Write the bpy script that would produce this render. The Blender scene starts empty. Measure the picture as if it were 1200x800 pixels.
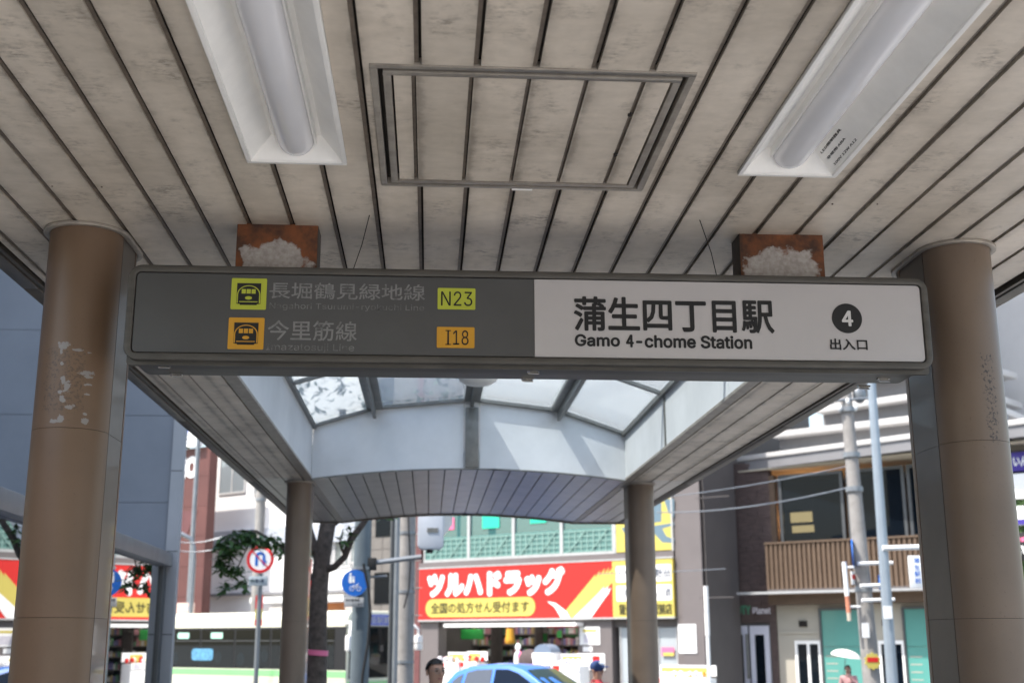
import bpy, bmesh, math, random
from mathutils import Vector, Matrix
S = bpy.context.scene
COL = S.collection
random.seed(7)
# ------------------------------------------------------------------ camera
EYE = Vector((0, 0, 2.1)); F = 1409.0
def _n(v): return v.normalized()
yc = _n(Vector((-98, 347, F))); zc = Vector((-15, -5725, F)); zc = _n(zc - yc * zc.dot(yc)); xc = yc.cross(zc)
RW = Matrix((xc, yc, zc))                      # camera axes (right, down, forward) -> world
cam_d = bpy.data.cameras.new('camera'); cam = bpy.data.objects.new('camera', cam_d); COL.objects.link(cam)
cr, cd, cf = RW.col[0], RW.col[1], RW.col[2]
M4 = Matrix(((cr[0], -cd[0], -cf[0], EYE[0]), (cr[1], -cd[1], -cf[1], EYE[1]), (cr[2], -cd[2], -cf[2], EYE[2]), (0, 0, 0, 1)))
cam.matrix_world = M4
cam_d.sensor_width = 36; cam_d.lens = F / 1200 * 36; cam_d.clip_end = 2000; cam_d.clip_start = .05
cam_d.dof.use_dof = True; cam_d.dof.focus_distance = 4.1; cam_d.dof.aperture_fstop = 4.0
S.camera = cam
def ray(px, py): return RW @ Vector((px - 600, py - 400, F))
def on_y(px, py, y): d = ray(px, py); return EYE + d * (y / d.y)
def on_z(px, py, z): d = ray(px, py); return EYE + d * ((z - EYE.z) / d.z)
# ------------------------------------------------------------------ sky, sun, exposure
SUN = Vector((-.57, -.25, 1)).normalized()
w = bpy.data.worlds.new('World'); S.world = w; w.use_nodes = True
nt = w.node_tree; bg = nt.nodes['Background']; sky = nt.nodes.new('ShaderNodeTexSky'); sky.sky_type = 'NISHITA'
sky.sun_disc = False; sky.sun_elevation = math.asin(SUN.z); sky.sun_rotation = math.atan2(SUN.x, SUN.y)
sky.air_density = 1.3; sky.dust_density = 2.5
nt.links.new(sky.outputs[0], bg.inputs[0]); bg.inputs[1].default_value = .15
sl = bpy.data.lights.new('sun', 'SUN'); so = bpy.data.objects.new('sun', sl); COL.objects.link(so)
sl.energy = 3.3; sl.angle = math.radians(.5); sl.color = (1, .95, .88)
so.rotation_euler = SUN.to_track_quat('Z', 'Y').to_euler(); so.location = (0, 0, 40)
S.view_settings.view_transform = 'Standard'; S.view_settings.look = 'None'; S.view_settings.gamma = 1
S.view_settings.use_curve_mapping = False
S.view_settings.exposure = 1.25
S.cycles.max_bounces = 10; S.cycles.diffuse_bounces = 5; S.cycles.transparent_max_bounces = 12
# ------------------------------------------------------------------ helpers
class MB:
    def __init__(s): s.v = []; s.f = []; s.mi = []; s.c = 0
    def face(s, pts, flip=False):
        b = len(s.v); s.v += [tuple(p) for p in pts]; i = list(range(b, b + len(pts)))
        s.f.append(i[::-1] if flip else i); s.mi.append(s.c)
    def box(s, x0, x1, y0, y1, z0, z1):
        if x0 > x1: x0, x1 = x1, x0
        if y0 > y1: y0, y1 = y1, y0
        if z0 > z1: z0, z1 = z1, z0
        b = len(s.v); s.v += [(x, y, z) for z in (z0, z1) for y in (y0, y1) for x in (x0, x1)]
        for q in ((0, 2, 3, 1), (4, 5, 7, 6), (0, 1, 5, 4), (2, 6, 7, 3), (0, 4, 6, 2), (1, 3, 7, 5)):
            s.f.append([b + k for k in q]); s.mi.append(s.c)
        return s
    def prism(s, poly, ax, a, b):
        n = len(poly); base = len(s.v)
        mk = {'x': lambda p, t: (t, p[0], p[1]), 'y': lambda p, t: (p[0], t, p[1]), 'z': lambda p, t: (p[0], p[1], t)}[ax]
        s.v += [mk(p, a) for p in poly] + [mk(p, b) for p in poly]
        s.f.append([base + k for k in range(n)][::-1]); s.f.append([base + n + k for k in range(n)]); s.mi += [s.c] * 2
        for k in range(n):
            s.f.append([base + k, base + (k + 1) % n, base + n + (k + 1) % n, base + n + k]); s.mi.append(s.c)
        return s
    def hexa(s, a, b):                          # two quads joined
        n = len(a); base = len(s.v); s.v += [tuple(p) for p in a] + [tuple(p) for p in b]
        s.f.append([base + k for k in range(n)][::-1]); s.f.append([base + n + k for k in range(n)]); s.mi += [s.c] * 2
        for k in range(n):
            s.f.append([base + k, base + (k + 1) % n, base + n + (k + 1) % n, base + n + k]); s.mi.append(s.c)
        return s
    def tube(s, pts, r, n=10, caps=True):
        pts = [Vector(p) for p in pts]; rs = r if isinstance(r, (list, tuple)) else [r] * len(pts)
        base = len(s.v); up = None
        for i, p in enumerate(pts):
            t = (pts[min(i + 1, len(pts) - 1)] - pts[max(i - 1, 0)]).normalized()
            if up is None:
                up = Vector((0, 0, 1)) if abs(t.z) < .9 else Vector((1, 0, 0))
            a = t.cross(up).normalized(); bb = a.cross(t).normalized(); up = bb
            for k in range(n):
                an = 2 * math.pi * k / n; s.v.append(tuple(p + (a * math.cos(an) + bb * math.sin(an)) * rs[i]))
        for i in range(len(pts) - 1):
            for k in range(n):
                q = base + i * n; s.f.append([q + k, q + (k + 1) % n, q + n + (k + 1) % n, q + n + k]); s.mi.append(s.c)
        if caps:
            s.f.append([base + k for k in range(n)][::-1]); s.f.append([base + (len(pts) - 1) * n + k for k in range(n)]); s.mi += [s.c] * 2
        return s
    def cyl(s, x, y, z0, z1, r0, r1=None, n=24):
        return s.tube([(x, y, z0), (x, y, z1)], [r0, r0 if r1 is None else r1], n)
    def ball(s, c, r, sx=1, sy=1, sz=1, n=12, m=8):
        b = len(s.v)
        for j in range(m + 1):
            th = math.pi * j / m
            for k in range(n):
                ph = 2 * math.pi * k / n
                s.v.append((c[0] + r * sx * math.sin(th) * math.cos(ph), c[1] + r * sy * math.sin(th) * math.sin(ph), c[2] + r * sz * math.cos(th)))
        for j in range(m):
            for k in range(n):
                s.f.append([b + j * n + k, b + (j + 1) * n + k, b + (j + 1) * n + (k + 1) % n, b + j * n + (k + 1) % n]); s.mi.append(s.c)
        return s
    def build(s, name, mats, parent=None, bevel=0, seg=2, smooth=35, loc=None):
        me = bpy.data.meshes.new(name); me.from_pydata(s.v, [], s.f)
        mats = mats if isinstance(mats, (list, tuple)) else [mats]
        for m in mats: me.materials.append(m)
        me.polygons.foreach_set('material_index', s.mi)
        bm = bmesh.new(); bm.from_mesh(me); bmesh.ops.remove_doubles(bm, verts=bm.verts, dist=1e-6)
        bmesh.ops.recalc_face_normals(bm, faces=bm.faces)
        if bevel:
            ed = [e for e in bm.edges if len(e.link_faces) == 2 and e.calc_face_angle(0) > .6]
            bmesh.ops.bevel(bm, geom=ed, offset=bevel, segments=seg, profile=.5, affect='EDGES', clamp_overlap=True)
        bm.to_mesh(me); bm.free()
        me.polygons.foreach_set('use_smooth', [True] * len(me.polygons))
        me.set_sharp_from_angle(angle=math.radians(smooth))
        o = bpy.data.objects.new(name, me); COL.objects.link(o)
        if parent: o.parent = parent
        if loc: o.location = loc
        return o
def tag(o, label=None, cat=None, group=None, kind=None):
    if label: o['label'] = label
    if cat: o['category'] = cat
    if group: o['group'] = group
    if kind: o['kind'] = kind
    return o
def thing(name, label, cat, loc=(0, 0, 0), rz=0, group=None):
    o = bpy.data.objects.new(name, None); COL.objects.link(o); o.empty_display_size = .2
    o.location = loc; o.rotation_euler = (0, 0, rz); return tag(o, label, cat, group)
def B(x0, x1, y0, y1, z0, z1, name, mat, parent=None, bevel=0, **k):
    return MB().box(x0, x1, y0, y1, z0, z1).build(name, mat, parent, bevel, **k)
def children(o): return [c for c in COL.objects if c.parent == o]
def copy_tree(o, parent=None):
    c = o.copy(); COL.objects.link(c)
    c.parent = parent
    for ch in children(o): copy_tree(ch, c)
    return c
def mat(name, col, rough=.6, metal=0, var=.12, scale=2.0, bump=0, bscale=40, col2=None, spec=.5, emit=None, estr=0, coat=0, stretch=None):
    m = bpy.data.materials.new(name); m.use_nodes = True; t = m.node_tree; n = t.nodes; p = n['Principled BSDF']
    p.inputs['Roughness'].default_value = rough; p.inputs['Metallic'].default_value = metal
    p.inputs['Specular IOR Level'].default_value = spec; p.inputs['Coat Weight'].default_value = coat
    tc = n.new('ShaderNodeTexCoord'); mp = n.new('ShaderNodeMapping'); t.links.new(tc.outputs['Object'], mp.inputs[0])
    if stretch: mp.inputs['Scale'].default_value = stretch
    if var or col2:
        nz = n.new('ShaderNodeTexNoise'); nz.inputs['Scale'].default_value = scale; nz.inputs['Detail'].default_value = 6; nz.inputs['Roughness'].default_value = .62
        t.links.new(mp.outputs[0], nz.inputs[0])
        cr_ = n.new('ShaderNodeValToRGB'); e = cr_.color_ramp.elements; e[0].position = .3; e[1].position = .7
        c2 = col2 or tuple(c * (1 - var * 1.6) for c in col); e[0].color = (*c2, 1); e[1].color = (*[min(1, c * (1 + var * .5)) for c in col], 1)
        t.links.new(nz.outputs[0], cr_.inputs[0]); t.links.new(cr_.outputs[0], p.inputs['Base Color'])
    else: p.inputs['Base Color'].default_value = (*col, 1)
    if bump:
        nb = n.new('ShaderNodeTexNoise'); nb.inputs['Scale'].default_value = bscale; nb.inputs['Detail'].default_value = 4
        t.links.new(mp.outputs[0], nb.inputs[0])
        bp = n.new('ShaderNodeBump'); bp.inputs['Strength'].default_value = bump; bp.inputs['Distance'].default_value = .01
        t.links.new(nb.outputs[0], bp.inputs['Height']); t.links.new(bp.outputs[0], p.inputs['Normal'])
    if emit: p.inputs['Emission Color'].default_value = (*emit, 1); p.inputs['Emission Strength'].default_value = estr
    return m
def glassy(name, tint, tr=.5, dark=(.02, .03, .035), mirror=.0, rough=.02, ior=1.5, milky=False):
    """thin pane: fresnel reflection over a mix of see-through and body colour"""
    m = bpy.data.materials.new(name); m.use_nodes = True; t = m.node_tree; n = t.nodes; L = t.links
    for x in list(n):
        if x.type != 'OUTPUT_MATERIAL': n.remove(x)
    out = [x for x in n if x.type == 'OUTPUT_MATERIAL'][0]
    trn = n.new('ShaderNodeBsdfTransparent'); trn.inputs[0].default_value = (*tint, 1)
    df = n.new('ShaderNodeBsdfTranslucent' if milky else 'ShaderNodeBsdfDiffuse'); df.inputs[0].default_value = (*dark, 1)
    mx = n.new('ShaderNodeMixShader'); mx.inputs[0].default_value = 1 - tr
    L.new(trn.outputs[0], mx.inputs[1]); L.new(df.outputs[0], mx.inputs[2])
    gl = n.new('ShaderNodeBsdfGlossy'); gl.inputs['Roughness'].default_value = rough
    lw = n.new('ShaderNodeLayerWeight'); lw.inputs[0].default_value = .5
    pw = n.new('ShaderNodeMath'); pw.operation = 'POWER'; pw.inputs[1].default_value = 5; L.new(lw.outputs['Facing'], pw.inputs[0])
    add = n.new('ShaderNodeMath'); add.operation = 'MULTIPLY_ADD'; add.use_clamp = True; add.inputs[1].default_value = .9; add.inputs[2].default_value = mirror + .045
    L.new(pw.outputs[0], add.inputs[0])
    m2 = n.new('ShaderNodeMixShader'); L.new(add.outputs[0], m2.inputs[0]); L.new(mx.outputs[0], m2.inputs[1]); L.new(gl.outputs[0], m2.inputs[2])
    L.new(m2.outputs[0], out.inputs[0]); return m
def _font(fn):
    try: return bpy.data.fonts.load(bpy.utils.system_resource('DATAFILES', path='fonts') + '/' + fn)
    except Exception: return None
F_LAT = _font('Inter.woff2'); F_CJK = _font('Noto Sans CJK Regular.woff2')
def text(body, x0, x1, z0, z1, y, m, parent, name='lettering', bold=0.0, shear=0.0, label=None, space=1.0):
    """flat print fitted to the rectangle x0..x1, z0..z1 on the plane y (facing -y); bold = stroke growth in metres"""
    c = bpy.data.curves.new('t', 'FONT'); c.body = body; c.shear = shear; c.resolution_u = 3; c.space_character = space
    fo = F_LAT if all(ord(q) < 256 for q in body) and '4' not in body else F_CJK
    if fo: c.font = fo
    o = bpy.data.objects.new('t', c); COL.objects.link(o)
    dg = bpy.context.evaluated_depsgraph_get(); me = bpy.data.meshes.new_from_object(o.evaluated_get(dg))
    bpy.data.objects.remove(o); bpy.data.curves.remove(c)
    V_ = [v.co.copy() for v in me.vertices]; P_ = [list(p.vertices) for p in me.polygons]; bpy.data.meshes.remove(me)
    if not V_: return None
    ax, bx, ay, by = min(v.x for v in V_), max(v.x for v in V_), min(v.y for v in V_), max(v.y for v in V_)
    k = abs(bold); x0 += k; x1 -= k; z0 += k; z1 -= k
    V_ = [(x0 + (v.x - ax) / (bx - ax) * (x1 - x0), z0 + (v.y - ay) / (by - ay) * (z1 - z0)) for v in V_]
    vs, fs = [], []
    offs = [(0, 0)] + ([(k * math.cos(q * math.pi / 4), k * math.sin(q * math.pi / 4)) for q in range(8)] if k else [])
    for i, (ox, oz) in enumerate(offs):
        b0 = len(vs); vs += [(x + ox, y - .00004 * i, z + oz) for x, z in V_]; fs += [[b0 + q for q in p] for p in P_]
    me = bpy.data.meshes.new(name); me.from_pydata(vs, [], fs)
    if sum(p.normal.y * p.area for p in me.polygons) > 0: me.flip_normals()
    me.materials.append(m)
    o = bpy.data.objects.new(name, me); COL.objects.link(o)
    if parent: o.parent = parent
    if label: o['label'] = label
    return o
def arc(cx, cz, r, a0, a1, n, sx=1, sz=1):
    return [(cx + r * sx * math.cos(math.radians(a0 + (a1 - a0) * k / n)), cz + r * sz * math.sin(math.radians(a0 + (a1 - a0) * k / n))) for k in range(n + 1)]
def rrect(x0, x1, z0, z1, r, n=5):
    return arc(x1 - r, z1 - r, r, 0, 90, n) + arc(x0 + r, z1 - r, r, 90, 180, n) + arc(x0 + r, z0 + r, r, 180, 270, n) + arc(x1 - r, z0 + r, r, 270, 360, n)
# ------------------------------------------------------------------ materials
def N(t, typ, **k):
    n = t.nodes.new(typ)
    for a, b in k.items():
        if a in n.inputs.keys(): n.inputs[a].default_value = b
        else: setattr(n, a, b)
    return n
def ramp(t, src, stops):
    r = t.nodes.new('ShaderNodeValToRGB'); e = r.color_ramp.elements
    while len(e) < len(stops): e.new(.5)
    for q, (p, c) in zip(e, stops): q.position = p; q.color = (c, c, c, 1) if isinstance(c, (int, float)) else (*c, 1)
    t.links.new(src, r.inputs[0]); return r.outputs[0]
def mixc(t, f, a, b, mode='MIX'):
    m = t.nodes.new('ShaderNodeMix'); m.data_type = 'RGBA'; m.blend_type = mode
    for i, s in ((0, f), (6, a), (7, b)):
        if hasattr(s, 'is_linked'): t.links.new(s, m.inputs[i])
        else: m.inputs[i].default_value = s if i == 0 else (*s, 1)
    return m.outputs[2]
def ceiling_mat(name, base, dirty, rough, dust, pitch=.15, o_=.104):
    m = mat(name, base, rough, var=0); t = m.node_tree; p = t.nodes['Principled BSDF']
    tc = N(t, 'ShaderNodeTexCoord')
    def noise(sc, stretch, det=6):
        mp = N(t, 'ShaderNodeMapping'); mp.inputs['Scale'].default_value = stretch; t.links.new(tc.outputs['Object'], mp.inputs[0])
        nz = N(t, 'ShaderNodeTexNoise', Scale=sc, Detail=det, Roughness=.65); t.links.new(mp.outputs[0], nz.inputs[0]); return nz.outputs[0]
    a = ramp(t, noise(1.6, (1, 1, 1)), [(.34, 0), (.66, 1)])
    b = ramp(t, noise(18, (.7, 1.6, 1), 8), [(.35, 0), (.75, 1)])
    c1 = mixc(t, a, dirty, base)
    c2 = mixc(t, .03 + .10 * dust, c1, mixc(t, b, (.09, .075, .06), base))
    s = ramp(t, noise(5, (1.2, .9, 1), 9), [(.52, 0), (.70, .85)]); k = ramp(t, noise(50, (.7, 1.6, 1), 4), [(.42, 0), (.62, 1)])
    mul = N(t, 'ShaderNodeMath', operation='MULTIPLY'); t.links.new(s, mul.inputs[0]); t.links.new(k, mul.inputs[1])
    mu2 = N(t, 'ShaderNodeMath', operation='MULTIPLY'); t.links.new(mul.outputs[0], mu2.inputs[0]); mu2.inputs[1].default_value = dust
    c3 = mixc(t, mu2.outputs[0], c2, (.10, .08, .065))
    sx = N(t, 'ShaderNodeSeparateXYZ'); t.links.new(tc.outputs['Object'], sx.inputs[0])
    q1 = N(t, 'ShaderNodeMath', operation='MULTIPLY_ADD'); t.links.new(sx.outputs[0], q1.inputs[0]); q1.inputs[1].default_value = 1 / pitch; q1.inputs[2].default_value = 20 - o_ / pitch
    q2 = N(t, 'ShaderNodeMath', operation='FRACT'); t.links.new(q1.outputs[0], q2.inputs[0])
    q3 = N(t, 'ShaderNodeMath', operation='PINGPONG'); t.links.new(q2.outputs[0], q3.inputs[0]); q3.inputs[1].default_value = .5
    q4 = N(t, 'ShaderNodeMath', operation='MULTIPLY_ADD'); t.links.new(noise(9, (1, 1, 1), 6), q4.inputs[0]); q4.inputs[1].default_value = .45; t.links.new(q3.outputs[0], q4.inputs[2])
    c3 = mixc(t, ramp(t, q4.outputs[0], [(.22, .62 * dust), (.34, .16 * dust), (.52, 0)]), c3, (.10, .08, .06))
    pl = N(t, 'ShaderNodeMath', operation='FLOOR'); t.links.new(q1.outputs[0], pl.inputs[0])
    wn = N(t, 'ShaderNodeTexWhiteNoise', noise_dimensions='1D'); t.links.new(pl.outputs[0], wn.inputs['W'])
    c3 = mixc(t, ramp(t, wn.outputs['Value'], [(0, 0), (1, .26)]), c3, (.34, .30, .25))
    t.links.new(c3, p.inputs['Base Color'])
    rr = ramp(t, noise(7, (1, 1, 1)), [(.3, rough * .75), (.7, min(1, rough * 1.2))]); t.links.new(rr, p.inputs['Roughness'])
    bp = N(t, 'ShaderNodeBump', Strength=.05, Distance=.01); t.links.new(noise(3, (1, .4, 1), 2), bp.inputs['Height']); t.links.new(bp.outputs[0], p.inputs['Normal'])
    return m
M_ceil = ceiling_mat('ceiling_panel_paint', (.79, .695, .59), (.52, .45, .37), .5, 1)
M_soff = mat('glossy_soffit_metal', (.40, .37, .345), .33, .4, .14, 4, bump=.04, bscale=3)
M_lip = mat('brown_joint_metal', (.17, .135, .105), .5, .2, .25, 30)
M_dark = mat('dark_joint_felt', (.018, .014, .012), .9, 0, .2, 10)  # near-black brown of the backing behind the joints
M_frame = mat('hatch_frame_metal', (.36, .32, .275), .45, .3, .2, 14)
M_edge = mat('brown_edge_trim', (.13, .11, .09), .45, .3, .25, 8)
M_roof = mat('roof_sheet', (.35, .35, .34), .6, .2, .15, 3)
M_white = mat('white_enamel', (.72, .72, .70), .4, 0, .07, 5, coat=.2)
M_whitewall = mat('white_curb_panel', (.66, .68, .70), .4, 0, .10, 1.6, bump=.03, bscale=5, col2=(.56, .58, .60))
M_steel = mat('grey_steel', (.20, .20, .19), .45, .5, .18, 12)
M_chrome = mat('latch_metal', (.45, .43, .40), .25, .9, .15, 30)
M_diff = mat('light_diffuser', (.66, .65, .67), .25, 0, .04, 3, coat=.4)
M_lampw = mat('lamp_white_paint', (.86, .84, .81), .35, 0, .06, 7)
M_black = mat('black_print', (.008, .008, .009), .7, 0, 0)
M_signframe = mat('sign_frame_metal', (.088, .082, .074), .5, .35, .22, 10, stretch=(.6, 3, 3))
M_signgrey = mat('sign_grey_panel', (.068, .069, .071), .38, 0, .10, 3, bump=.01)
M_signwhite = mat('sign_white_panel', (.45, .43, .435), .35, 0, .05, 2, bump=.01)
M_lime = mat('lime_sticker', (.43, .47, .04), .5, 0, .05, 9)
M_orange = mat('orange_sticker', (.56, .28, .015), .5, 0, .05, 9)
M_asphalt = mat('asphalt', (.055, .055, .056), .9, 0, .2, 3, bump=.2)
M_pave = mat('pavement_slabs', (.36, .35, .33), .85, 0, .15, 1.5, bump=.1)
M_floor = mat('granite_floor', (.58, .55, .50), .5, 0, .12, 4)
M_line = mat('road_paint', (.75, .75, .72), .7, 0, .1, 4)
M_glass_clear = glassy('clear_glass', (.85, .92, .92), .88, (.35, .4, .4))
M_glass_sky = glassy('weathered_skylight_glass', (.95, .985, .99), .84, (.86, .92, .93), rough=.05, milky=True)
M_glass_dark = glassy('dark_window_glass', (.30, .38, .42), .35, (.006, .010, .016), -.03)
M_glass_teal = glassy('teal_window_glass', (.5, .8, .78), .3, (.06, .17, .17), .08)
M_glass_mirror = glassy('reflective_shop_glass', (.2, .25, .27), .12, (.018, .026, .03), .46, .008)
M_skin = mat('skin', (.42, .24, .17), .5, 0, .06, 20)
M_hair = mat('black_hair', (.012, .010, .010), .55, 0, .3, 60)
M_leaf = mat('tree_leaf', (.075, .15, .035), .5, 0, .5, 3, col2=(.03, .07, .015))
M_bark = mat('tree_bark', (.11, .085, .07), .9, 0, .4, 14, bump=.6, bscale=25)
# peeling column paint
def column_mat(name, base, z0, z1, patch, spots, dark):
    m = mat(name, base, .42, var=0, spec=.4); t = m.node_tree; p = t.nodes['Principled BSDF']; tc = N(t, 'ShaderNodeTexCoord')
    nz = N(t, 'ShaderNodeTexNoise', Scale=3.0, Detail=5); t.links.new(tc.outputs['Object'], nz.inputs[0])
    sp = N(t, 'ShaderNodeTexNoise', Scale=160., Detail=2); t.links.new(tc.outputs['Object'], sp.inputs[0])
    c0 = mixc(t, ramp(t, nz.outputs[0], [(.3, 0), (.7, 1)]), tuple(c * .86 for c in base), tuple(c * 1.07 for c in base))
    c0 = mixc(t, ramp(t, sp.outputs[0], [(.66, 0), (.74, .35)]), c0, (.05, .035, .025))
    sx = N(t, 'ShaderNodeSeparateXYZ'); t.links.new(tc.outputs['Object'], sx.inputs[0])
    def band(sock, a, b, soft):
        m1 = N(t, 'ShaderNodeMapRange'); m1.inputs[1].default_value = a - soft; m1.inputs[2].default_value = a + soft; t.links.new(sock, m1.inputs[0])
        m2 = N(t, 'ShaderNodeMapRange'); m2.inputs[1].default_value = b + soft; m2.inputs[2].default_value = b - soft; t.links.new(sock, m2.inputs[0])
        mu = N(t, 'ShaderNodeMath', operation='MULTIPLY'); t.links.new(m1.outputs[0], mu.inputs[0]); t.links.new(m2.outputs[0], mu.inputs[1]); return mu.outputs[0]
    bz = band(sx.outputs[2], z0, z1, .05); bx = band(sx.outputs[0], patch[0], patch[1], .03)
    mu = N(t, 'ShaderNodeMath', operation='MULTIPLY'); t.links.new(bz, mu.inputs[0]); t.links.new(bx, mu.inputs[1])
    pk = None
    if spots:
        n2 = N(t, 'ShaderNodeTexNoise', Scale=38., Detail=6, Roughness=.7); t.links.new(tc.outputs['Object'], n2.inputs[0])
        for (u, v, ru, rv) in spots:
            c_ = on_y(40 + u / 5.71, 380 + v / 5.71, 4.085); k_ = 5.71 * F / 4.25
            mp = N(t, 'ShaderNodeMapping'); sx_, sz_ = k_ / ru, k_ / rv; mp.inputs['Scale'].default_value = (sx_, 1e-6, sz_); mp.inputs['Location'].default_value = (-c_.x * sx_, 0, -c_.z * sz_)
            t.links.new(tc.outputs['Object'], mp.inputs[0]); ln = N(t, 'ShaderNodeVectorMath', operation='LENGTH'); t.links.new(mp.outputs[0], ln.inputs[0])
            if pk is None: pk = ln.outputs['Value']
            else:
                mi = N(t, 'ShaderNodeMath', operation='MINIMUM'); t.links.new(pk, mi.inputs[0]); t.links.new(ln.outputs['Value'], mi.inputs[1]); pk = mi.outputs[0]
        ma = N(t, 'ShaderNodeMath', operation='MULTIPLY_ADD'); t.links.new(n2.outputs[0], ma.inputs[0]); ma.inputs[1].default_value = 2.6; hf = N(t, 'ShaderNodeMath', operation='MULTIPLY'); t.links.new(pk, hf.inputs[0]); hf.inputs[1].default_value = .7; t.links.new(hf.outputs[0], ma.inputs[2])
        sc_ = N(t, 'ShaderNodeMath', operation='MULTIPLY'); t.links.new(ma.outputs[0], sc_.inputs[0]); sc_.inputs[1].default_value = .25; pk = sc_.outputs[0]
    n3 = N(t, 'ShaderNodeTexNoise', Scale=90., Detail=4, Roughness=.7); t.links.new(tc.outputs['Object'], n3.inputs[0])
    pk2 = N(t, 'ShaderNodeMath', operation='MULTIPLY'); t.links.new(mu.outputs[0], pk2.inputs[0]); t.links.new(n3.outputs[0], pk2.inputs[1])
    c1 = mixc(t, ramp(t, pk2.outputs[0], [(.50, 0), (.60, dark)]), c0, (.035, .03, .028))
    c2 = mixc(t, ramp(t, pk, [(.455, 1), (.475, 0)]), c1, (.23, .215, .205)) if spots else c1
    t.links.new(c2, p.inputs['Base Color']); return m
COLB = (.145, .092, .058)
M_colL = column_mat('peeling_brown_column_paint', COLB, 2.80, 3.10, (-1.335, -1.15), [(215,150,38,28),(195,190,12,22),(290,178,40,11),(370,190,20,9),(195,268,16,20),(350,325,40,18),(365,350,28,12),(207,380,15,28),(235,430,26,50),(205,510,22,22),(183,458,15,12),(360,403,24,10),(355,467,22,9),(245,558,30,16),(190,640,28,30),(140,655,40,18),(340,645,25,18),(340,600,10,8)], .45)
M_colR = column_mat('speckled_brown_column_paint', (.170, .124, .092), 2.72, 3.12, (1.93, 2.03), None, .9)
M_col = mat('brown_column_paint', (.155, .11, .08), .42, 0, .1, 3)
M_colflat = mat('taupe_column_panel', (.125, .105, .088), .4, .2, .15, 4, coat=.2)
# ------------------------------------------------------------------ station canopy
C = 3.51
canopy = thing('station_canopy', 'station entrance canopy with grey slatted ceiling, white lined skylight and brown edges', 'canopy', (0, 0, 0))
HOLES = [(-.170, .672, 2.80, 3.645), (-.567, -.268, 2.205, 3.460), (.944, 1.256, 2.205, 3.470)]
def sub(rects, h):
    out = []
    for (a, b, c, d) in rects:
        x0, x1, y0, y1 = max(a, h[0]), min(b, h[1]), max(c, h[2]), min(d, h[3])
        if x0 >= x1 or y0 >= y1: out.append((a, b, c, d)); continue
        if c < y0: out.append((a, b, c, y0))
        if y1 < d: out.append((a, b, y1, d))
        if a < x0: out.append((a, x0, y0, y1))
        if x1 < b: out.append((x1, b, y0, y1))
    return out
def plank(x0, x1, y0, y1, z=C, th=.012, m=None, holes=HOLES, jit=.0012):
    rs = [(x0, x1, y0, y1)]
    for h in holes: rs = sub(rs, h)
    rs = [r for r in rs if r[1] - r[0] > .004]
    if not rs: return
    mb = MB(); mb.c = 0; dz = random.uniform(-jit, jit)
    for r in rs: mb.box(*r, z + dz, z + th)
    mb.build('plank', m or M_ceil, canopy, 0)
Y0, YO, YE, YF = -2.5, 5.0, 11.0, 15.2
g = [.104 + .15 * k for k in range(-11, 16)]
lips = MB()
edges = [-1.590] + g + [2.372]
for a, b in zip(edges, edges[1:]):
    plank(a + .0095, b - .0095, Y0, YO - .002)
for x in g:                                     # a thin brown lip beside every joint
    for r in (lambda rr: rr)([(x - .0092, x + .002, Y0, YO)]):
        rs = [r]
        for h in HOLES: rs = sub(rs, h)
        for q in rs: lips.box(q[0], q[1], q[2], q[3], C + .005, C + .008)
# side strips beside the skylight
for xs in ([-1.590, -1.51, -1.34, -1.16], [1.87, 2.05, 2.23, 2.372]):
    for a, b in zip(xs, xs[1:]):
        for (ya, yb) in ((YO + .002, YE - .003), (YE + .003, YF)): plank(a + .006, b - .006, ya, yb, m=M_soff if ya > 9 else M_ceil)
        if a not in (-1.590,): lips.box(a - .006, a + .002, YO, YF, C + .005, C + .008)
lips.build('joint_lips', M_lip, canopy)
# backing above the planks
bk = MB(); back_rects = [(-1.60, 2.385, Y0, YO)]
for h in HOLES: back_rects = sub(back_rects, h)
for r in back_rects: bk.box(*r, C + .022, C + .03)
bk.box(-1.60, -1.085, YO, YF, C + .022, C + .03); bk.box(1.805, 2.385, YO, YF, C + .022, C + .03)
bk.build('ceiling_backing', M_dark, canopy)
# inner trims of the strips
B(-1.152, -1.074, YO, YE, C - .004, C + .015, 'trim', M_frame, canopy)
B(-1.152, -1.074, YE + .004, YF, C - .004, C + .015, 'trim', M_frame, canopy)
B(1.794, 1.862, YO, YE, C - .004, C + .015, 'trim', M_frame, canopy)
B(1.794, 1.862, YE + .004, YF, C - .004, C + .015, 'trim', M_frame, canopy)
# outer edge trims
for sgn, x in ((-1, -1.60), (1, 2.385)):
    for k, (ya, yb) in enumerate(((Y0, 1.9), (1.903, 4.88), (4.883, 8.0), (8.003, 11.2), (11.203, YF))):
        B(x + sgn * .0, x + sgn * .016, ya, yb, C - .006, C + .03, 'edge_bead', M_edge, canopy)
        B(x + sgn * .022, x + sgn * .085, ya, yb, C - .012, C + .03, 'edge_trim', M_edge, canopy, .003)
        B(x + sgn * .086, x + sgn * .094, ya, yb, C + .0, C + .34, 'fascia_panel', M_roof, canopy)
# roof above
rf = MB(); rf.box(-1.68, 2.465, Y0, YO - .01, C + .26, C + .30); rf.box(-1.68, -1.14, YO - .01, YF, C + .26, C + .30); rf.box(1.86, 2.465, YO - .01, YF, C + .26, C + .30)
rf.box(-1.14, 1.86, YE + .1, YF, C + .26, C + .30); rf.box(-1.69, 2.47, Y0 - .02, Y0, C - .01, C + .3)
rf.build('roof_sheet', M_roof, canopy)
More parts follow.
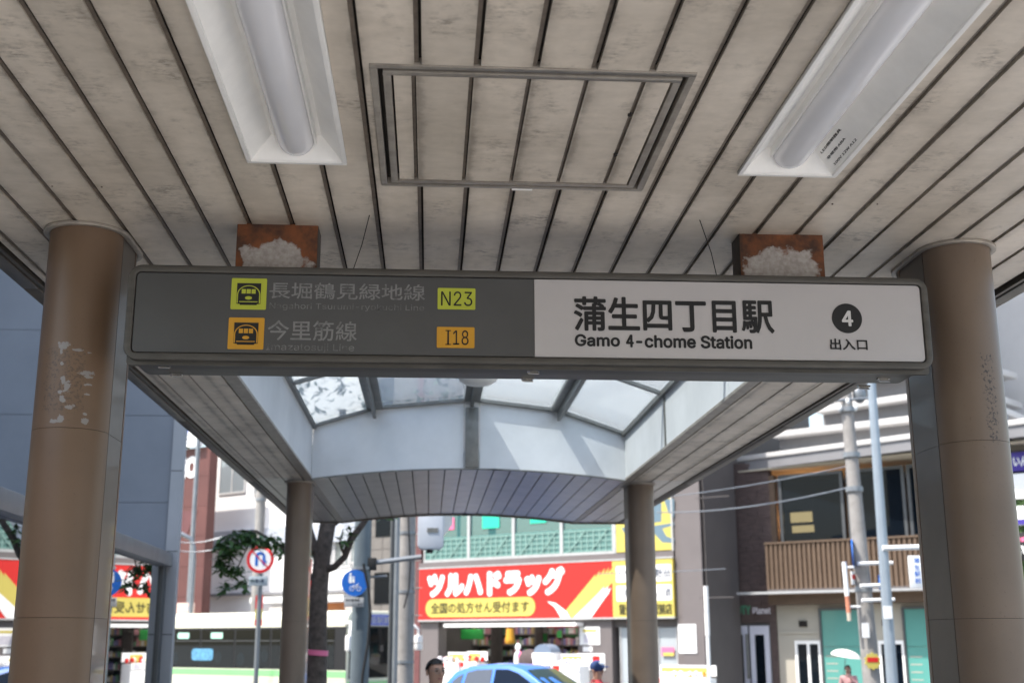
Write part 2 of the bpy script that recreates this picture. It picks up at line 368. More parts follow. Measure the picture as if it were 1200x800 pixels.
# skylight curb walls, with the joints the photograph shows
def curb(x, s, ztop):
    for ya, yb in ((YO, 7.05), (7.054, 9.05), (9.054, YE)):
        B(x, x + s * .02, ya, yb, C + .016, ztop, 'curb_panel', M_whitewall, canopy)
curb(-1.082, -1, 4.00); curb(1.80, 1, 3.95)
B(1.792, 1.800, 9.03, 9.075, C + .016, 3.95, 'joint_cover', M_steel, canopy)
def arch_low(x): return C + .10 - .10 * ((x - .36) / 1.44) ** 2
TOP = [(-1.082, 4.00), (-.52, 4.175), (.375, 4.262), (1.18, 4.17), (1.80, 3.955)]
def top_z(x):
    for (a, za), (b, zb) in zip(TOP, TOP[1:]):
        if a <= x <= b + 1e-6: return za + (zb - za) * (x - a) / (b - a)
    return TOP[-1][1]
xs_ = sorted(set([-1.082 + 2.882 * k / 36 for k in range(37)] + [p[0] for p in TOP]))
def end_wall(y0, y1, seg):
    for (a, b) in seg:
        xx = [a] + [x for x in xs_ if a < x < b] + [b]
        poly = [(x, arch_low(x)) for x in xx] + [(x, top_z(x) - .01) for x in reversed(xx)]
        MB().prism(poly, 'y', y0, y1).build('end_panel', M_whitewall, canopy)
end_wall(YE, YE + .02, [(-1.08, .302), (.306, .444), (.448, 1.80)])
end_wall(YO - .02, YO, [(-1.08, .30), (.304, 1.80)])
B(.313, .438, YE - .035, YE - .001, C + .105, 4.17, 'centre_post', M_steel, canopy, .003)
# thin dark sealing strip under the end wall
mb = MB()
for a, b in zip(xs_, xs_[1:]):
    za, zb = arch_low(a), arch_low(b); mb.hexa([(a, YE - .004, za - .012), (b, YE - .004, zb - .012), (b, YE - .004, zb), (a, YE - .004, za)], [(a, YE + .024, za - .012), (b, YE + .024, zb - .012), (b, YE + .024, zb), (a, YE + .024, za)])
mb.build('bottom_bead', M_steel, canopy)
# skylight ribs, hoops and panes
def beam_yz(x, z, w_, h_, y0, y1, name='rib', hang=.09):
    MB().box(x - w_ / 2, x + w_ / 2, y0, y1, z - .035, z - .002).box(x - .014, x + .014, y0, y1 - .0, z - .035 - hang, z - .0352).build(name, M_steel, canopy)
for x, z in TOP[1:4]: beam_yz(x, z, .15, .03, YO, YE - .04, hang=.085 if x != .375 else .05)
YH = [YO + .02, 7.05, 9.1, YE - .02]
for (xa, za), (xb, zb) in zip(TOP, TOP[1:]):
    for yh in YH:
        t_ = .025
        MB().hexa([(xa, yh - t_, za - .03), (xb, yh - t_, zb - .03), (xb, yh - t_, zb - .001), (xa, yh - t_, za - .001)], [(xa, yh + t_, za - .03), (xb, yh + t_, zb - .03), (xb, yh + t_, zb - .001), (xa, yh + t_, za - .001)]).build('glazing_bar', M_steel, canopy)
    for ya, yb in zip(YH, YH[1:]):
        MB().hexa([(xa + .01, ya, za), (xb - .01, ya, zb), (xb - .01, yb, zb), (xa + .01, yb, za)], [(xa + .01, ya, za + .008), (xb - .01, ya, zb + .008), (xb - .01, yb, zb + .008), (xa + .01, yb, za + .008)]).build('skylight_pane', M_glass_sky, canopy)
for x, z, s in ((-1.082, 4.00, 1), (1.80, 3.955, -1)): B(x, x + s * .03, YO, YE - .001, z - .04, z, 'glazing_bar', M_steel, canopy)
# arched soffit of the street end
nP = 19; wP = (1.80 + 1.082) / nP
YS = YE + .024
for k in range(nP):
    xa = -1.082 + k * wP + .005; xb = xa + wP - .010
    MB().hexa([(xa, YS, arch_low(xa)), (xb, YS, arch_low(xb)), (xb, YF, arch_low(xb)), (xa, YF, arch_low(xa))],
              [(xa, YS, arch_low(xa) + .012), (xb, YS, arch_low(xb) + .012), (xb, YF, arch_low(xb) + .012), (xa, YF, arch_low(xa) + .012)]).build('soffit_plank', M_soff, canopy)
mb = MB(); 
for a, b in zip(xs_, xs_[1:]):
    za, zb = arch_low(a) + .02, arch_low(b) + .02
    mb.hexa([(a, YS, za), (b, YS, zb), (b, YF, zb), (a, YF, za)], [(a, YS, za + .01), (b, YS, zb + .01), (b, YF, zb + .01), (a, YF, za + .01)])
mb.build('soffit_backing', M_dark, canopy)
mb = MB()                                        # dark front edge of the roof following the arch
ex = [-1.69] + xs_ + [2.475]
for a, b in zip(ex, ex[1:]):
    f_ = lambda x: arch_low(x) if -1.082 <= x <= 1.8 else C + .0
    za, zb = f_(a) - .02, f_(b) - .02
    mb.hexa([(a, YF, za), (b, YF, zb), (b, YF, zb + .36), (a, YF, za + .36)], [(a, YF + .03, za), (b, YF + .03, zb), (b, YF + .03, zb + .36), (a, YF + .03, za + .36)])
mb.build('front_fascia', M_edge, canopy)
# inspection hatch
hx0, hx1, hy0, hy1 = -.165, .668, 2.806, 3.640
def ring(mb, x0, x1, y0, y1, wd, z0, z1):
    mb.box(x0, x1, y0, y0 + wd, z0, z1).box(x0, x1, y1 - wd, y1, z0, z1).box(x0, x0 + wd, y0 + wd, y1 - wd, z0, z1).box(x1 - wd, x1, y0 + wd, y1 - wd, z0, z1); return mb
ring(MB(), hx0 - .004, hx1 + .004, hy0 - .004, hy1 + .004, .019, C - .004, C + .02).build('hatch_frame', M_frame, canopy, .0015)
ring(MB(), hx0 + .029, hx1 - .029, hy0 + .029, hy1 - .029, .020, C - .005, C + .02).build('hatch_frame', M_frame, canopy, .0015)
ge = [hx0 + .055] + [x - .012 for x in g if hx0 + .07 < x < hx1 - .06] + [hx1 - .055]
for a, b in zip(ge, ge[1:]): plank(a + (.006 if a > ge[0] else 0), b - (.006 if b < ge[-1] else 0), hy0 + .055, hy1 - .055, C - .002, .014, holes=[])
B(hx0, hx1, hy0, hy1, C + .022, C + .03, 'hatch_backing', M_dark, canopy)
mb = MB()
for x in ge[1:-1]: mb.box(x - .005, x + .003, hy0 + .055, hy1 - .055, C + .004, C + .007)
mb.build('hatch_joint_lips', M_lip, canopy)
lx = on_z(612, 218, C).x
B(lx - .033, lx + .033, hy1 - .004, hy1 + .003, C - .010, C - .0062, 'hatch_catch', M_lampw, canopy)
for px, py in ((738, 133), (721, 180)):
    p = on_z(px, py, C); MB().cyl(p.x, p.y, C - .008, C, .006, n=10).build('screw', M_dark, canopy)
random.seed(21)
scr = MB()
for x in g[:-1]:                                 # small screw heads and dead insects' specks left on the planks
    for y in (1.15, 3.72):
        if random.random() < .45 and abs(x) > .9: scr.cyl(x + .026 + random.uniform(-.004, .004), y + random.uniform(-.01, .01), C - .003, C + .001, .003, n=8)
tag(scr.build('screw_heads', M_lip, canopy), kind='stuff')
# ------------------------------------------------------------------ recessed ceiling lights
def ceiling_light(x0, x1, y0, y1, label, printed):
    t = thing('ceiling_light', label, 'light', ((x0 + x1) / 2, y1, C), group='recessed ceiling lights')
    w2 = (x1 - x0) / 2; L = y1 - y0; mb = MB()
    ring(mb, -w2, w2, -L, 0, .014, -.012, -.002).build('rim', M_lampw, t, .0015)
    d = .062; wi = .075; a = w2 - .014
    tr = MB(); ye = -.014; yi = -.052
    for s in (-1, 1):
        tr.face([(s * a, -L + .014, -.004), (s * a, ye, -.004), (s * wi, yi, d), (s * wi, -L + .05, d)])
    tr.face([(-a, ye, -.004), (a, ye, -.004), (wi, yi, d), (-wi, yi, d)])
    tr.face([(-a, -L + .014, -.004), (a, -L + .014, -.004), (wi, -L + .05, d), (-wi, -L + .05, d)])
    tr.face([(-wi, -L + .05, d), (wi, -L + .05, d), (wi, yi, d), (-wi, yi, d)])
    tr.build('reflector', M_lampw, t)
    MB().box(-w2, w2, -L, 0, d + .004, d + .012).build('housing', M_steel, t)
    r = .054; zc_ = d - .020; df = MB()            # long diffuser with rounded ends
    prof = lambda rr, y: [(rr * math.cos(math.radians(180 + 180 * k / 14)), y, zc_ + rr * .82 * math.sin(math.radians(180 + 180 * k / 14))) for k in range(15)]
    rows = [prof(.012, yi + .052), prof(r * .5, yi + .046), prof(r * .8, yi + .030), prof(r * .96, yi + .008), prof(r, yi - .02), prof(r, -L + .09), prof(r * .7, -L + .06), prof(.01, -L + .05)]
    for ra, rb in zip(rows, rows[1:]):
        for k in range(14): df.face([ra[k], ra[k + 1], rb[k + 1], rb[k]])
    df.build('diffuser', M_diff, t, smooth=70)
    nk = MB()
    for s in (-1, 1): nk.box(s * (r + .0005), s * (r + .006), -L + .06, yi + .01, zc_ - .006, d)
    nk.build('diffuser_seat', M_lampw, t)
    if printed:
        # small print on the right slope, running along the trough
        me = text('LED照明器具\n非常用 ABA\n100V 12W A12', 0, .085, 0, .135, 0, M_black, t, 'maker_print', bold=.0004)
        for v in me.data.vertices:
            u = v.co.x / .085; q = v.co.z / .135
            x_ = wi + (a - wi) * (.22 + .66 * (1 - q)); z_ = d + (-.004 - d) * (.22 + .66 * (1 - q)) - .0008
            v.co = Vector((x_, -.065 - .20 * u, z_))
    return t
ceiling_light(-.567, -.268, 2.205, 3.460, 'white recessed ceiling light with unlit long diffuser, on the left of the ceiling hatch', False)
ceiling_light(.944, 1.256, 2.205, 3.470, 'white recessed ceiling light right of the hatch, with small black print at its near end', True)
# loose wires
for (a, ya, b, lab) in (((433, 252), 0, (412, 307), 'thin stray wire hanging from the ceiling just right of the left rusty box'), ((820, 258), 0, (842, 320), 'thin stray wire hanging from the ceiling just left of the right rusty box')):
    p = on_z(*a, C); q = on_y(*b, 4.12); q.z -= .05
    m_ = (p + q) / 2 + Vector((.006, 0, .004))
    tag(MB().tube([p, m_, q], .0016, 6).build('hanging_wire', M_dark), lab, 'wire', 'stray wires above the sign')
# ------------------------------------------------------------------ station sign
ys = 3.93; sx0, sx1, sz0, sz1 = -1.017, 1.724, 2.992, 3.318
sign = thing('station_sign', 'long grey framed station name sign hung between the two near columns', 'sign', (0, 0, 0))
def sgn(px, py, yy=ys): return on_y(px, py, yy)
outer = rrect(sx0, sx1, sz0, sz1, .045, 8); inner = rrect(sx0 + .024, sx1 - .024, sz0 + .024, sz1 - .024, .016, 8)
mb = MB(); n_ = len(outer)
# frame ring (front), sides back to y+.25, closed back
b0 = len(mb.v); mb.v += [(x, ys, z) for x, z in outer] + [(x, ys, z) for x, z in inner] + [(x, ys + .014, z) for x, z in inner] + [(x, ys + .245, z) for x, z in outer]
for k in range(n_):
    j = (k + 1) % n_
    for a, b in ((0, 1), (1, 2)): mb.f.append([b0 + a * n_ + k, b0 + a * n_ + j, b0 + b * n_ + j, b0 + b * n_ + k]); mb.mi.append(0)
    mb.f.append([b0 + k, b0 + j, b0 + 3 * n_ + j, b0 + 3 * n_ + k]); mb.mi.append(0)
mb.f.append([b0 + 3 * n_ + k for k in range(n_)]); mb.mi.append(0)
mb.build('housing', M_signframe, sign, .003, smooth=50)
MB().prism(rrect(sx0 + .006, sx1 - .006, sz0 - .012, sz0 + .03, .01, 3), 'y', ys + .03, ys + .05).build('bottom_bead', M_signframe, sign)
xs = sgn(626, 326).x
pan = rrect(sx0 + .027, sx1 - .027, sz0 + .027, sz1 - .027, .014, 6)
gp = [(min(x, xs - .0008), z) for x, z in pan]; wp = [(max(x, xs + .0008), z) for x, z in pan]
MB().prism(gp, 'y', ys + .006, ys + .013).build('grey_panel', M_signgrey, sign)
MB().prism(wp, 'y', ys + .006, ys + .013).build('white_panel', M_signwhite, sign)
yf = ys + .0055
def srect(px0, py0, px1, py1):
    a = sgn(px0, py0, yf); b = sgn(px1, py1, yf); return a.x, b.x, b.z, a.z
def sign_text(s, r, m, **k): x0, x1, z0, z1 = srect(*r); return text(s, x0, x1, z0, z1, yf - .0012, m, sign, **k)
sign_text('蒲生四丁目駅', (672, 347, 908, 391), M_black, name='station_name', bold=.0028)
sign_text('Gamo', (673.4, 391.3, 726.7, 406.4), M_black, name='station_name', bold=.0021)
sign_text('4', (733.2, 391.9, 743, 407.0), M_black, name='station_name', bold=.0021)
sign_text('-chome Station', (745, 391.8, 881.8, 409.2), M_black, name='station_name', bold=.0021)
sign_text('出入口', (972, 396.5, 1017, 410.5), M_black, bold=.0012, name='exit_lettering')
M_fade = mat('faded_lettering', (.23, .23, .235), .6, 0, 0)
def faded(name, lo, hi, sc):
    m = mat(name, (.22, .22, .225), .5, 0, 0); t = m.node_tree; p = t.nodes['Principled BSDF']
    tc = N(t, 'ShaderNodeTexCoord'); nz = N(t, 'ShaderNodeTexNoise', Scale=sc, Detail=6, Roughness=.7); t.links.new(tc.outputs['Object'], nz.inputs[0])
    c = mixc(t, ramp(t, nz.outputs[0], [(lo, 0), (hi, 1)]), (.070, .069, .070), (.20, .20, .205)); t.links.new(c, p.inputs['Base Color']); return m
M_fadeK = faded('worn_white_lettering', .32, .5, 30); M_fadeE = faded('nearly_gone_lettering', .36, .62, 34)
sign_text('長堀鶴見緑地線', (316, 330.5, 498, 352.5), M_fadeK, name='line_name', bold=.0005, label='worn white line name, upper row')
sign_text('Nagahori Tsurumi-ryokuchi Line', (316, 354.5, 497, 366), M_fadeE, name='line_name', label='almost vanished English line name, upper row')
sign_text('今里筋線', (314, 375, 418, 400), M_fadeK, name='line_name', bold=.0005, label='worn white line name, lower row')
sign_text('Imazatosuji Line', (312, 402, 415, 413.5), M_fadeE, name='line_name', label='almost vanished English line name, lower row')
def plate(r, m, name, lab=None):
    x0, x1, z0, z1 = srect(*r); o = MB().prism(rrect(x0, x1, z0, z1, .004, 3), 'y', yf - .0022, yf).build(name, m, sign)
    if lab: o['label'] = lab
    return x0, x1, z0, z1
for r, m, s, tr_ in (((513, 337.5, 557, 363), M_lime, 'N23', (517, 341.5, 553.5, 359)), ((512, 383, 556, 408), M_orange, 'I18', (522, 387, 549, 404.5))):
    plate(r, m, 'number_plate', ('lime' if s == 'N23' else 'orange') + ' plate printed ' + s)
    x0, x1, z0, z1 = srect(*tr_)
    if s == 'N23': text(s, x0, x1, z0, z1, yf - .0034, M_black, sign, name='plate_number', bold=0)
    else:
        wd = x1 - x0; MB().box(x0 + wd * .085, x0 + wd * .155, yf - .0034, yf - .0024, z0, z1).box(x0, x0 + wd * .24, yf - .0034, yf - .0024, z1 - .003, z1).box(x0, x0 + wd * .24, yf - .0034, yf - .0024, z0, z0 + .003).build('plate_number', M_black, sign)
        text('18', x0 + wd * .33, x1, z0, z1, yf - .0034, M_black, sign, name='plate_number', bold=0)
def pictogram(r, m, lab):
    x0, x1, z0, z1 = plate(r, m, 'pictogram', lab)
    W_ = x1 - x0; H_ = z1 - z0
    X = lambda u: x0 + u * W_; Z = lambda v: z0 + v * H_
    ya, yb, yc_, yd = yf - .0034, yf - .0044, yf - .0054, yf - .0022
    # black tunnel block
    MB().prism([(X(.16), Z(.18)), (X(.16), Z(.84)), (X(.84), Z(.84)), (X(.84), Z(.18)), (X(.74), Z(.18)), (X(.74), Z(.14)), (X(.26), Z(.14)), (X(.26), Z(.18))], 'y', ya, yd).build('pictogram_block', M_black, sign)
    arch_ = lambda k, lo: [(X(.5 + (p[0])), Z(p[1])) for p in ([(.33 * k, lo)] + [(.33 * k * math.cos(a), .47 + .30 * k * math.sin(a)) for a in [math.pi * q / 14 for q in range(15)]] + [(-.33 * k, lo)])]
    MB().prism(arch_(1.0, .20), 'y', yb, ya).build('pictogram_arch', m, sign)
    MB().prism(arch_(.90, .17), 'y', yc_, yb).build('pictogram_tunnel', M_black, sign)
    mb = MB(); y2, y3 = yc_ - .0008, yc_
    for k in range(3): u = .30 + k * .14; mb.prism([(X(u), Z(.50)), (X(u), Z(.64)), (X(u + .115), Z(.64)), (X(u + .115), Z(.50))], 'y', y2, y3)
    mb.prism([(X(.5 + .10 * math.cos(a)), Z(.36 + .055 * math.sin(a))) for a in [math.pi * 2 * q / 12 for q in range(12)]], 'y', y2, y3)
    mb.prism([(X(.24), Z(.225)), (X(.24), Z(.25)), (X(.76), Z(.25)), (X(.76), Z(.225))], 'y', y2, y3)
    mb.build('pictogram_windows', m, sign)
pictogram((272, 326, 311.5, 363), M_lime, 'lime square with black train pictogram')
pictogram((268.5, 372, 308.5, 409.5), M_orange, 'orange square with black train pictogram')
c4 = sgn(992.5, 373, yf); r4 = .053
MB().prism([(c4.x + r4 * math.cos(a), c4.z + r4 * math.sin(a)) for a in [2 * math.pi * k / 48 for k in range(48)]], 'y', yf - .0012, yf).build('number_disc', M_black, sign)
M_prt = mat('white_print', (.55, .54, .54), .5, 0, 0)
x0, x1, z0, z1 = srect(985.5, 364, 1000, 382.5); text('4', x0, x1, z0, z1, yf - .0024, M_prt, sign, name='exit_number', bold=.0022)
for (px, py) in ((193, 427), (207, 437), (625, 434), (618, 443), (1035, 443), (1012, 452)):
    p = on_z(px, py, sz0)
    MB().box(p.x - .022, p.x + .022, p.y - .010, p.y + .010, sz0 - .005, sz0 + .001).box(p.x - .012, p.x + .016, p.y - .006, p.y + .004, sz0 - .013, sz0 - .0052).tube([(p.x - .02, p.y - .004, sz0 - .010), (p.x + .02, p.y - .004, sz0 - .012)], .003, 6).build('latch', M_chrome, sign)
# rusty boxes that carry the sign
def rust_mat(name, cx, cz, hx, hz):
    m = mat(name, (.3, .1, .03), .8, 0, 0, bump=.08, bscale=60); t = m.node_tree; p = t.nodes['Principled BSDF']; tc = N(t, 'ShaderNodeTexCoord')
    mp = N(t, 'ShaderNodeMapping'); mp.inputs['Location'].default_value = (-cx / hx, 0, -cz / hz); mp.inputs['Scale'].default_value = (1 / hx, 1e-6, 1 / hz); t.links.new(tc.outputs['Object'], mp.inputs[0])
    ln = N(t, 'ShaderNodeVectorMath', operation='LENGTH'); t.links.new(mp.outputs[0], ln.inputs[0])
    nz = N(t, 'ShaderNodeTexNoise', Scale=14., Detail=8, Roughness=.6); t.links.new(tc.outputs['Object'], nz.inputs[0])
    ad = N(t, 'ShaderNodeMath', operation='MULTIPLY_ADD'); t.links.new(nz.outputs[0], ad.inputs[0]); ad.inputs[1].default_value = .7; hl = N(t, 'ShaderNodeMath', operation='MULTIPLY'); t.links.new(ln.outputs['Value'], hl.inputs[0]); hl.inputs[1].default_value = .5; t.links.new(hl.outputs[0], ad.inputs[2])
    n2 = N(t, 'ShaderNodeTexNoise', Scale=70., Detail=5); t.links.new(tc.outputs['Object'], n2.inputs[0])
    rust = mixc(t, ramp(t, nz.outputs[0], [(.38, 0), (.64, 1)]), (.055, .026, .016), (.20, .066, .022))
    grey = mixc(t, ramp(t, n2.outputs[0], [(.35, 0), (.7, 1)]), (.30, .27, .25), (.42, .39, .37))
    t.links.new(mixc(t, ramp(t, ad.outputs[0], [(.70, 0), (.755, 1)]), grey, rust), p.inputs['Base Color']); return m
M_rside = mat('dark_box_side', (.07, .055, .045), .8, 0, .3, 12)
for px0, px1, lab in ((279, 372, 'rusty square steel box above the left half of the sign'), (866, 961, 'rusty square steel box above the right end of the sign')):
    a, b = on_z(px0, 264 if px0 < 600 else 274, C).x, on_z(px1, 260 if px0 < 600 else 279, C).x
    mr = rust_mat('flaking_rust', (a + b) / 2, 3.375, (b - a) * .56, .105)
    mb = MB().box(a, b, 4.05, 4.165, sz1 - .002, C + .004)
    o = mb.build('mounting_box', mr, sign, .003); o['label'] = lab
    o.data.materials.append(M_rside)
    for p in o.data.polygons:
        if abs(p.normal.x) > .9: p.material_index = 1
# ------------------------------------------------------------------ columns
def capsule(cx, ya, yb, r, n=16):
    a = [(cx + r * math.cos(math.radians(180 + 180 * k / n)), ya + r * math.sin(math.radians(180 + 180 * k / n))) for k in range(n + 1)]
    b = [(cx + r * math.cos(math.radians(180 * k / n)), yb + r * math.sin(math.radians(180 * k / n))) for k in range(n + 1)]
    return a, b
FLOOR = .15
def column(cx, ya, yb, r, label, m, mf, joints):
    t = thing('canopy_column', label, 'column', (cx, (ya + yb) / 2, FLOOR), group='canopy columns')
    off = Vector((cx, (ya + yb) / 2, FLOOR)); 
    def put(o): o.data.transform(Matrix.Translation(-off)) if False else None; o.location = -off; o.parent = t; return o
    a, b = capsule(cx, ya, yb, r - .006); put(MB().prism(a + b, 'z', FLOOR, C - .001).build('core', M_dark))
    zs = [FLOOR] + joints + [C - .004]
    for z0, z1 in zip(zs, zs[1:]):
        z0 += .0007; z1 -= .0007
        for (arc0) in (0, 1):
            P = capsule(cx, ya, yb, r, 18)[arc0]; Q = capsule(cx, ya, yb, r - .005, 18)[arc0]
            put(MB().prism(P + Q[::-1], 'z', z0, z1).build('curved_panel', m, smooth=60))
        for s in (-1, 1):
            put(MB().box(cx + s * (r - .006), cx + s * (r - .0005), ya + .007, yb - .007, z0, z1).build('flat_panel', mf))
    P = sum(capsule(cx, ya, yb, r + .022, 20), []); Q = sum(capsule(cx, ya, yb, r + .001, 20), [])
    mb = MB(); n = len(P)
    for z, zz in ((C - .014, C - .001),):
        base = len(mb.v); mb.v += [(x, y, z) for x, y in P] + [(x, y, z) for x, y in Q] + [(x, y, zz) for x, y in P] + [(x, y, zz) for x, y in Q]
        for k in range(n):
            j = (k + 1) % n
            for u, v in ((0, 1), (2, 3), (0, 2), (1, 3)): mb.f.append([base + u * n + k, base + u * n + j, base + v * n + j, base + v * n + k]); mb.mi.append(0)
    put(mb.build('top_flange', M_frame, None, .002, smooth=60))
    return t
column(-1.238, 4.19, 4.375, .127, 'near left brown column with white peeling paint patches', M_colL, M_colflat, [2.167, 2.786])
column(1.955, 4.19, 4.42, .125, 'near right brown column with dark rust speckles', M_colR, M_colflat, [2.16, 2.77])
column(-1.215, 11.28, 11.5, .113, 'far left brown column beside the street tree', M_col, M_colflat, [1.3, 2.25])
column(1.985, 11.3, 11.5, .125, 'far right brown column with a sunlit lower half', M_col, M_colflat, [1.35, 2.25])
# pendant dome lamp under the skylight ridge
t = thing('dome_lamp', 'white dome lamp hanging below the skylight ridge', 'lamp', (.35, 8.95, 4.22))
mb = MB(); rows = [(0.001, -.265), (.05, -.263), (.10, -.250), (.14, -.225), (.16, -.19), (.165, -.165), (.05, -.150), (.03, -.10)]
for (ra, za), (rb, zb) in zip(rows, rows[1:]): mb.tube([(0, 0, za), (0, 0, zb)], [ra, rb], 24, False)
mb.build('dome', M_white, t, smooth=50)
MB().cyl(0, 0, -.13, -.03, .02, n=12).build('stem', M_steel, t)
# ------------------------------------------------------------------ ground, road, pavements
FR = Vector((.766, -.643, 0)).normalized(); FB = Vector((.643, .766, 0)).normalized(); FA = math.atan2(FR.y, FR.x)
P0 = on_y(494, 700, 47); P0.z = 0
class Facade:
    """a street front: local x runs right along it, local y into the building, local z up"""
    def __init__(s, o, d=0): s.o = Vector(o) + FB * d
    def L(s, px, py, d=0):
        r = ray(px, py); o = s.o + FB * d; t = (o - EYE).dot(FB) / r.dot(FB); p = EYE + r * t; return (p - s.o).dot(FR), p.z
    def rect(s, px0, py0, px1, py1, d=0):
        a = s.L(px0, py0, d); b = s.L(px1, py1, d); return a[0], b[0], b[1], a[1]
    def box(s, mb, px0, py0, px1, py1, d0, d1, z0=None, z1=None):
        x0, x1, a, b = s.rect(px0, py0, px1, py1, d0); mb.box(x0, x1, d0, d1, a if z0 is None else z0, b if z1 is None else z1); return mb
    def panel(s, name, m, parent, px0, py0, px1, py1, d0, d1, z0=None, z1=None, bevel=0):
        return s.box(MB(), px0, py0, px1, py1, d0, d1, z0, z1).build(name, m, parent, bevel)
    def text(s, body, r, d, m, parent, **k): x0, x1, z0, z1 = s.rect(*r, d); return text(body, x0, x1, z0, z1, d, m, parent, **k)
    def root(s, name, label, cat, **k): return thing(name, label, cat, s.o, FA, **k)
F1 = Facade(P0); F2 = Facade(P0, 1.3)
RZ = -.10
tag(B(-400, 400, -300, 500, RZ - .3, RZ - .004, 'ground', M_pave), kind='structure')
def strip(name, d0, d1, z, m, th=.1, a=-120, b=120):
    """a slab along the street; d measured from the shop fronts towards the camera"""
    o = MB().box(a, b, -d1, -d0, z - th, z).build(name, m, None, loc=P0); o.rotation_euler = (0, 0, FA); return tag(o, kind='structure')
strip('pavement_far', 0, 5.0, 0, M_pave, .12); strip('road', 5.0, 20.5, RZ, M_asphalt, .0035)
for d in (12.7,): strip('centre_line', d - .07, d + .07, RZ + .004, M_line, .003)
strip('kerb', 4.85, 5.0, .012, M_floor, .12); strip('kerb', 20.5, 20.65, .012, M_floor, .12)
strip('pavement_near', 20.65, 75, 0, M_pave, .12)
tag(B(-1.75, 2.55, -3.5, 5.0, .0, FLOOR, 'canopy_floor', M_floor), kind='structure')
tag(B(-1.75, 2.55, 5.003, 15.0, .0, FLOOR, 'low_bounce_floor', mat('low_bounce_dark', (.16, .155, .15), .5, 0, .15, 4)), kind='structure')  # unseen floor part, darkened so less light bounces up around the sign
tag(B(-9.1, 14, -22, 3.2, -.2, .004, 'bounce_slab', mat('pale_bounce_ground', (.62, .59, .54), .8, 0, .1, 1)), kind='structure')  # unseen pale slab, added to bounce sunlight up onto the near ceiling
# ------------------------------------------------------------------ low glass fronted shop on the left
M_mull = mat('window_mullion', (.10, .105, .11), .4, .4, .1, 6); M_fasc = mat('grey_fascia_metal', (.24, .25, .265), .45, .3, .1, 4)
M_blue_wall = mat('blue_grey_wall', (.25, .265, .295), .75, 0, .10, .7, bump=.05); M_pillar = mat('light_grey_pillar', (.42, .42, .43), .7, 0, .08, 1)
va = math.atan2(1457.572, -46.893) ; gdir = Vector((math.cos(va), math.sin(va), 0)); GE = on_y(190, 700, 15.3); GE.z = 0
gs = thing('glass_shopfront', 'low building with reflective dark glass front and grey fascia left of the canopy', 'shop', GE, va - math.pi / 2)
# local +y runs away along the glass, x<0 is inside
ztop = on_y(191, 648, 15.3).z; zfr = on_y(183, 660, 15.3).z
B(-6, .10, -26, 0, ztop - .16, ztop, 'roof_edge', M_fasc, gs, .01)
B(-6, .04, -26, -.0, zfr - .02, ztop - .162, 'fascia', M_fasc, gs)
B(-.10, .03, -.20, 0, 0, zfr - .021, 'end_post', M_mull, gs)
y = -.21
for k, wd in enumerate((2.9, 1.4, 3.2, 3.2, 3.2, 3.2, 3.2, 3.2)):
    B(-.02, .0, y - wd, y, .3, zfr - .03, 'glass_pane', M_glass_mirror, gs)
    B(-.06, .012, y - wd - .06, y - wd - .001, .3, zfr - .03, 'mullion', M_mull, gs); y -= wd + .062
B(-.2, .05, -26, -.21, 0, .298, 'plinth', M_mull, gs)
B(-4.2, -4, -26, 0, 0, zfr - .03, 'back_wall', M_mull, gs); B(-4, -.2, -.05, -.01, 0, zfr - .03, 'end_wall', M_mull, gs)
for k in range(7): B(-1.6, -1.0, -23 + k * 3, -22.0 + k * 3, .001, 1.2, 'display_counter', M_fasc, gs)
# tall blue grey building behind it
gw = thing('grey_building', 'tall blue grey building with jointed wall panels rising behind the glass shopfront', 'building', (GE.x, 15.36, 0))
zc1 = on_y(100, 487, 15.4).z; zc2 = on_y(160, 589, 15.4).z; st = zc1 - zc2
zz = [0] + sorted([zc2 - st, zc2, zc1, zc1 + st, zc1 + 2 * st, zc1 + 3 * st])
for a, b in zip(zz, zz[1:]):
    for k in range(6): B(-3.0 * (k + 1) + .01, -3.0 * k - .006 , 0, .12, a + .006, b, 'wall_panel', M_blue_wall, gw)
xr = on_y(211.5, 600, 15.34).x - GE.x
B(-.0, xr, -.03, .10, 0, zz[-1] + .2, 'corner_pillar', M_pillar, gw)
MB().prism([(-18, .13), (xr - .01, .13), (xr - 1.6, 4.0), (-18, 4.0)], 'z', 0, zz[-1] + .1).build('core', M_blue_wall, gw)
for k in range(1, 7): B(.004, xr - .004, -.033, -.0305, zz[-1] - k * 1.0 - .006, zz[-1] - k * 1.0 + .006, 'pillar_joint', M_mull, gw)
# tall neighbour that keeps the left side in shade
nb = thing('tall_neighbour_building', 'tall plain office block beyond the glass shopfront, out of the picture to the left', 'building', (-9.2, -16, 0))
B(-12, 0, 16.5, 31.3, 0, 21.0, 'wall', M_blue_wall, nb)
mb = MB()
for z in range(1, 7):
    for y in range(4): mb.box(0, .06, 17.2 + y * 3.4, 19.2 + y * 3.4, z * 3 + .6, z * 3 + 2.2)
mb.build('window_band', M_glass_dark, nb)
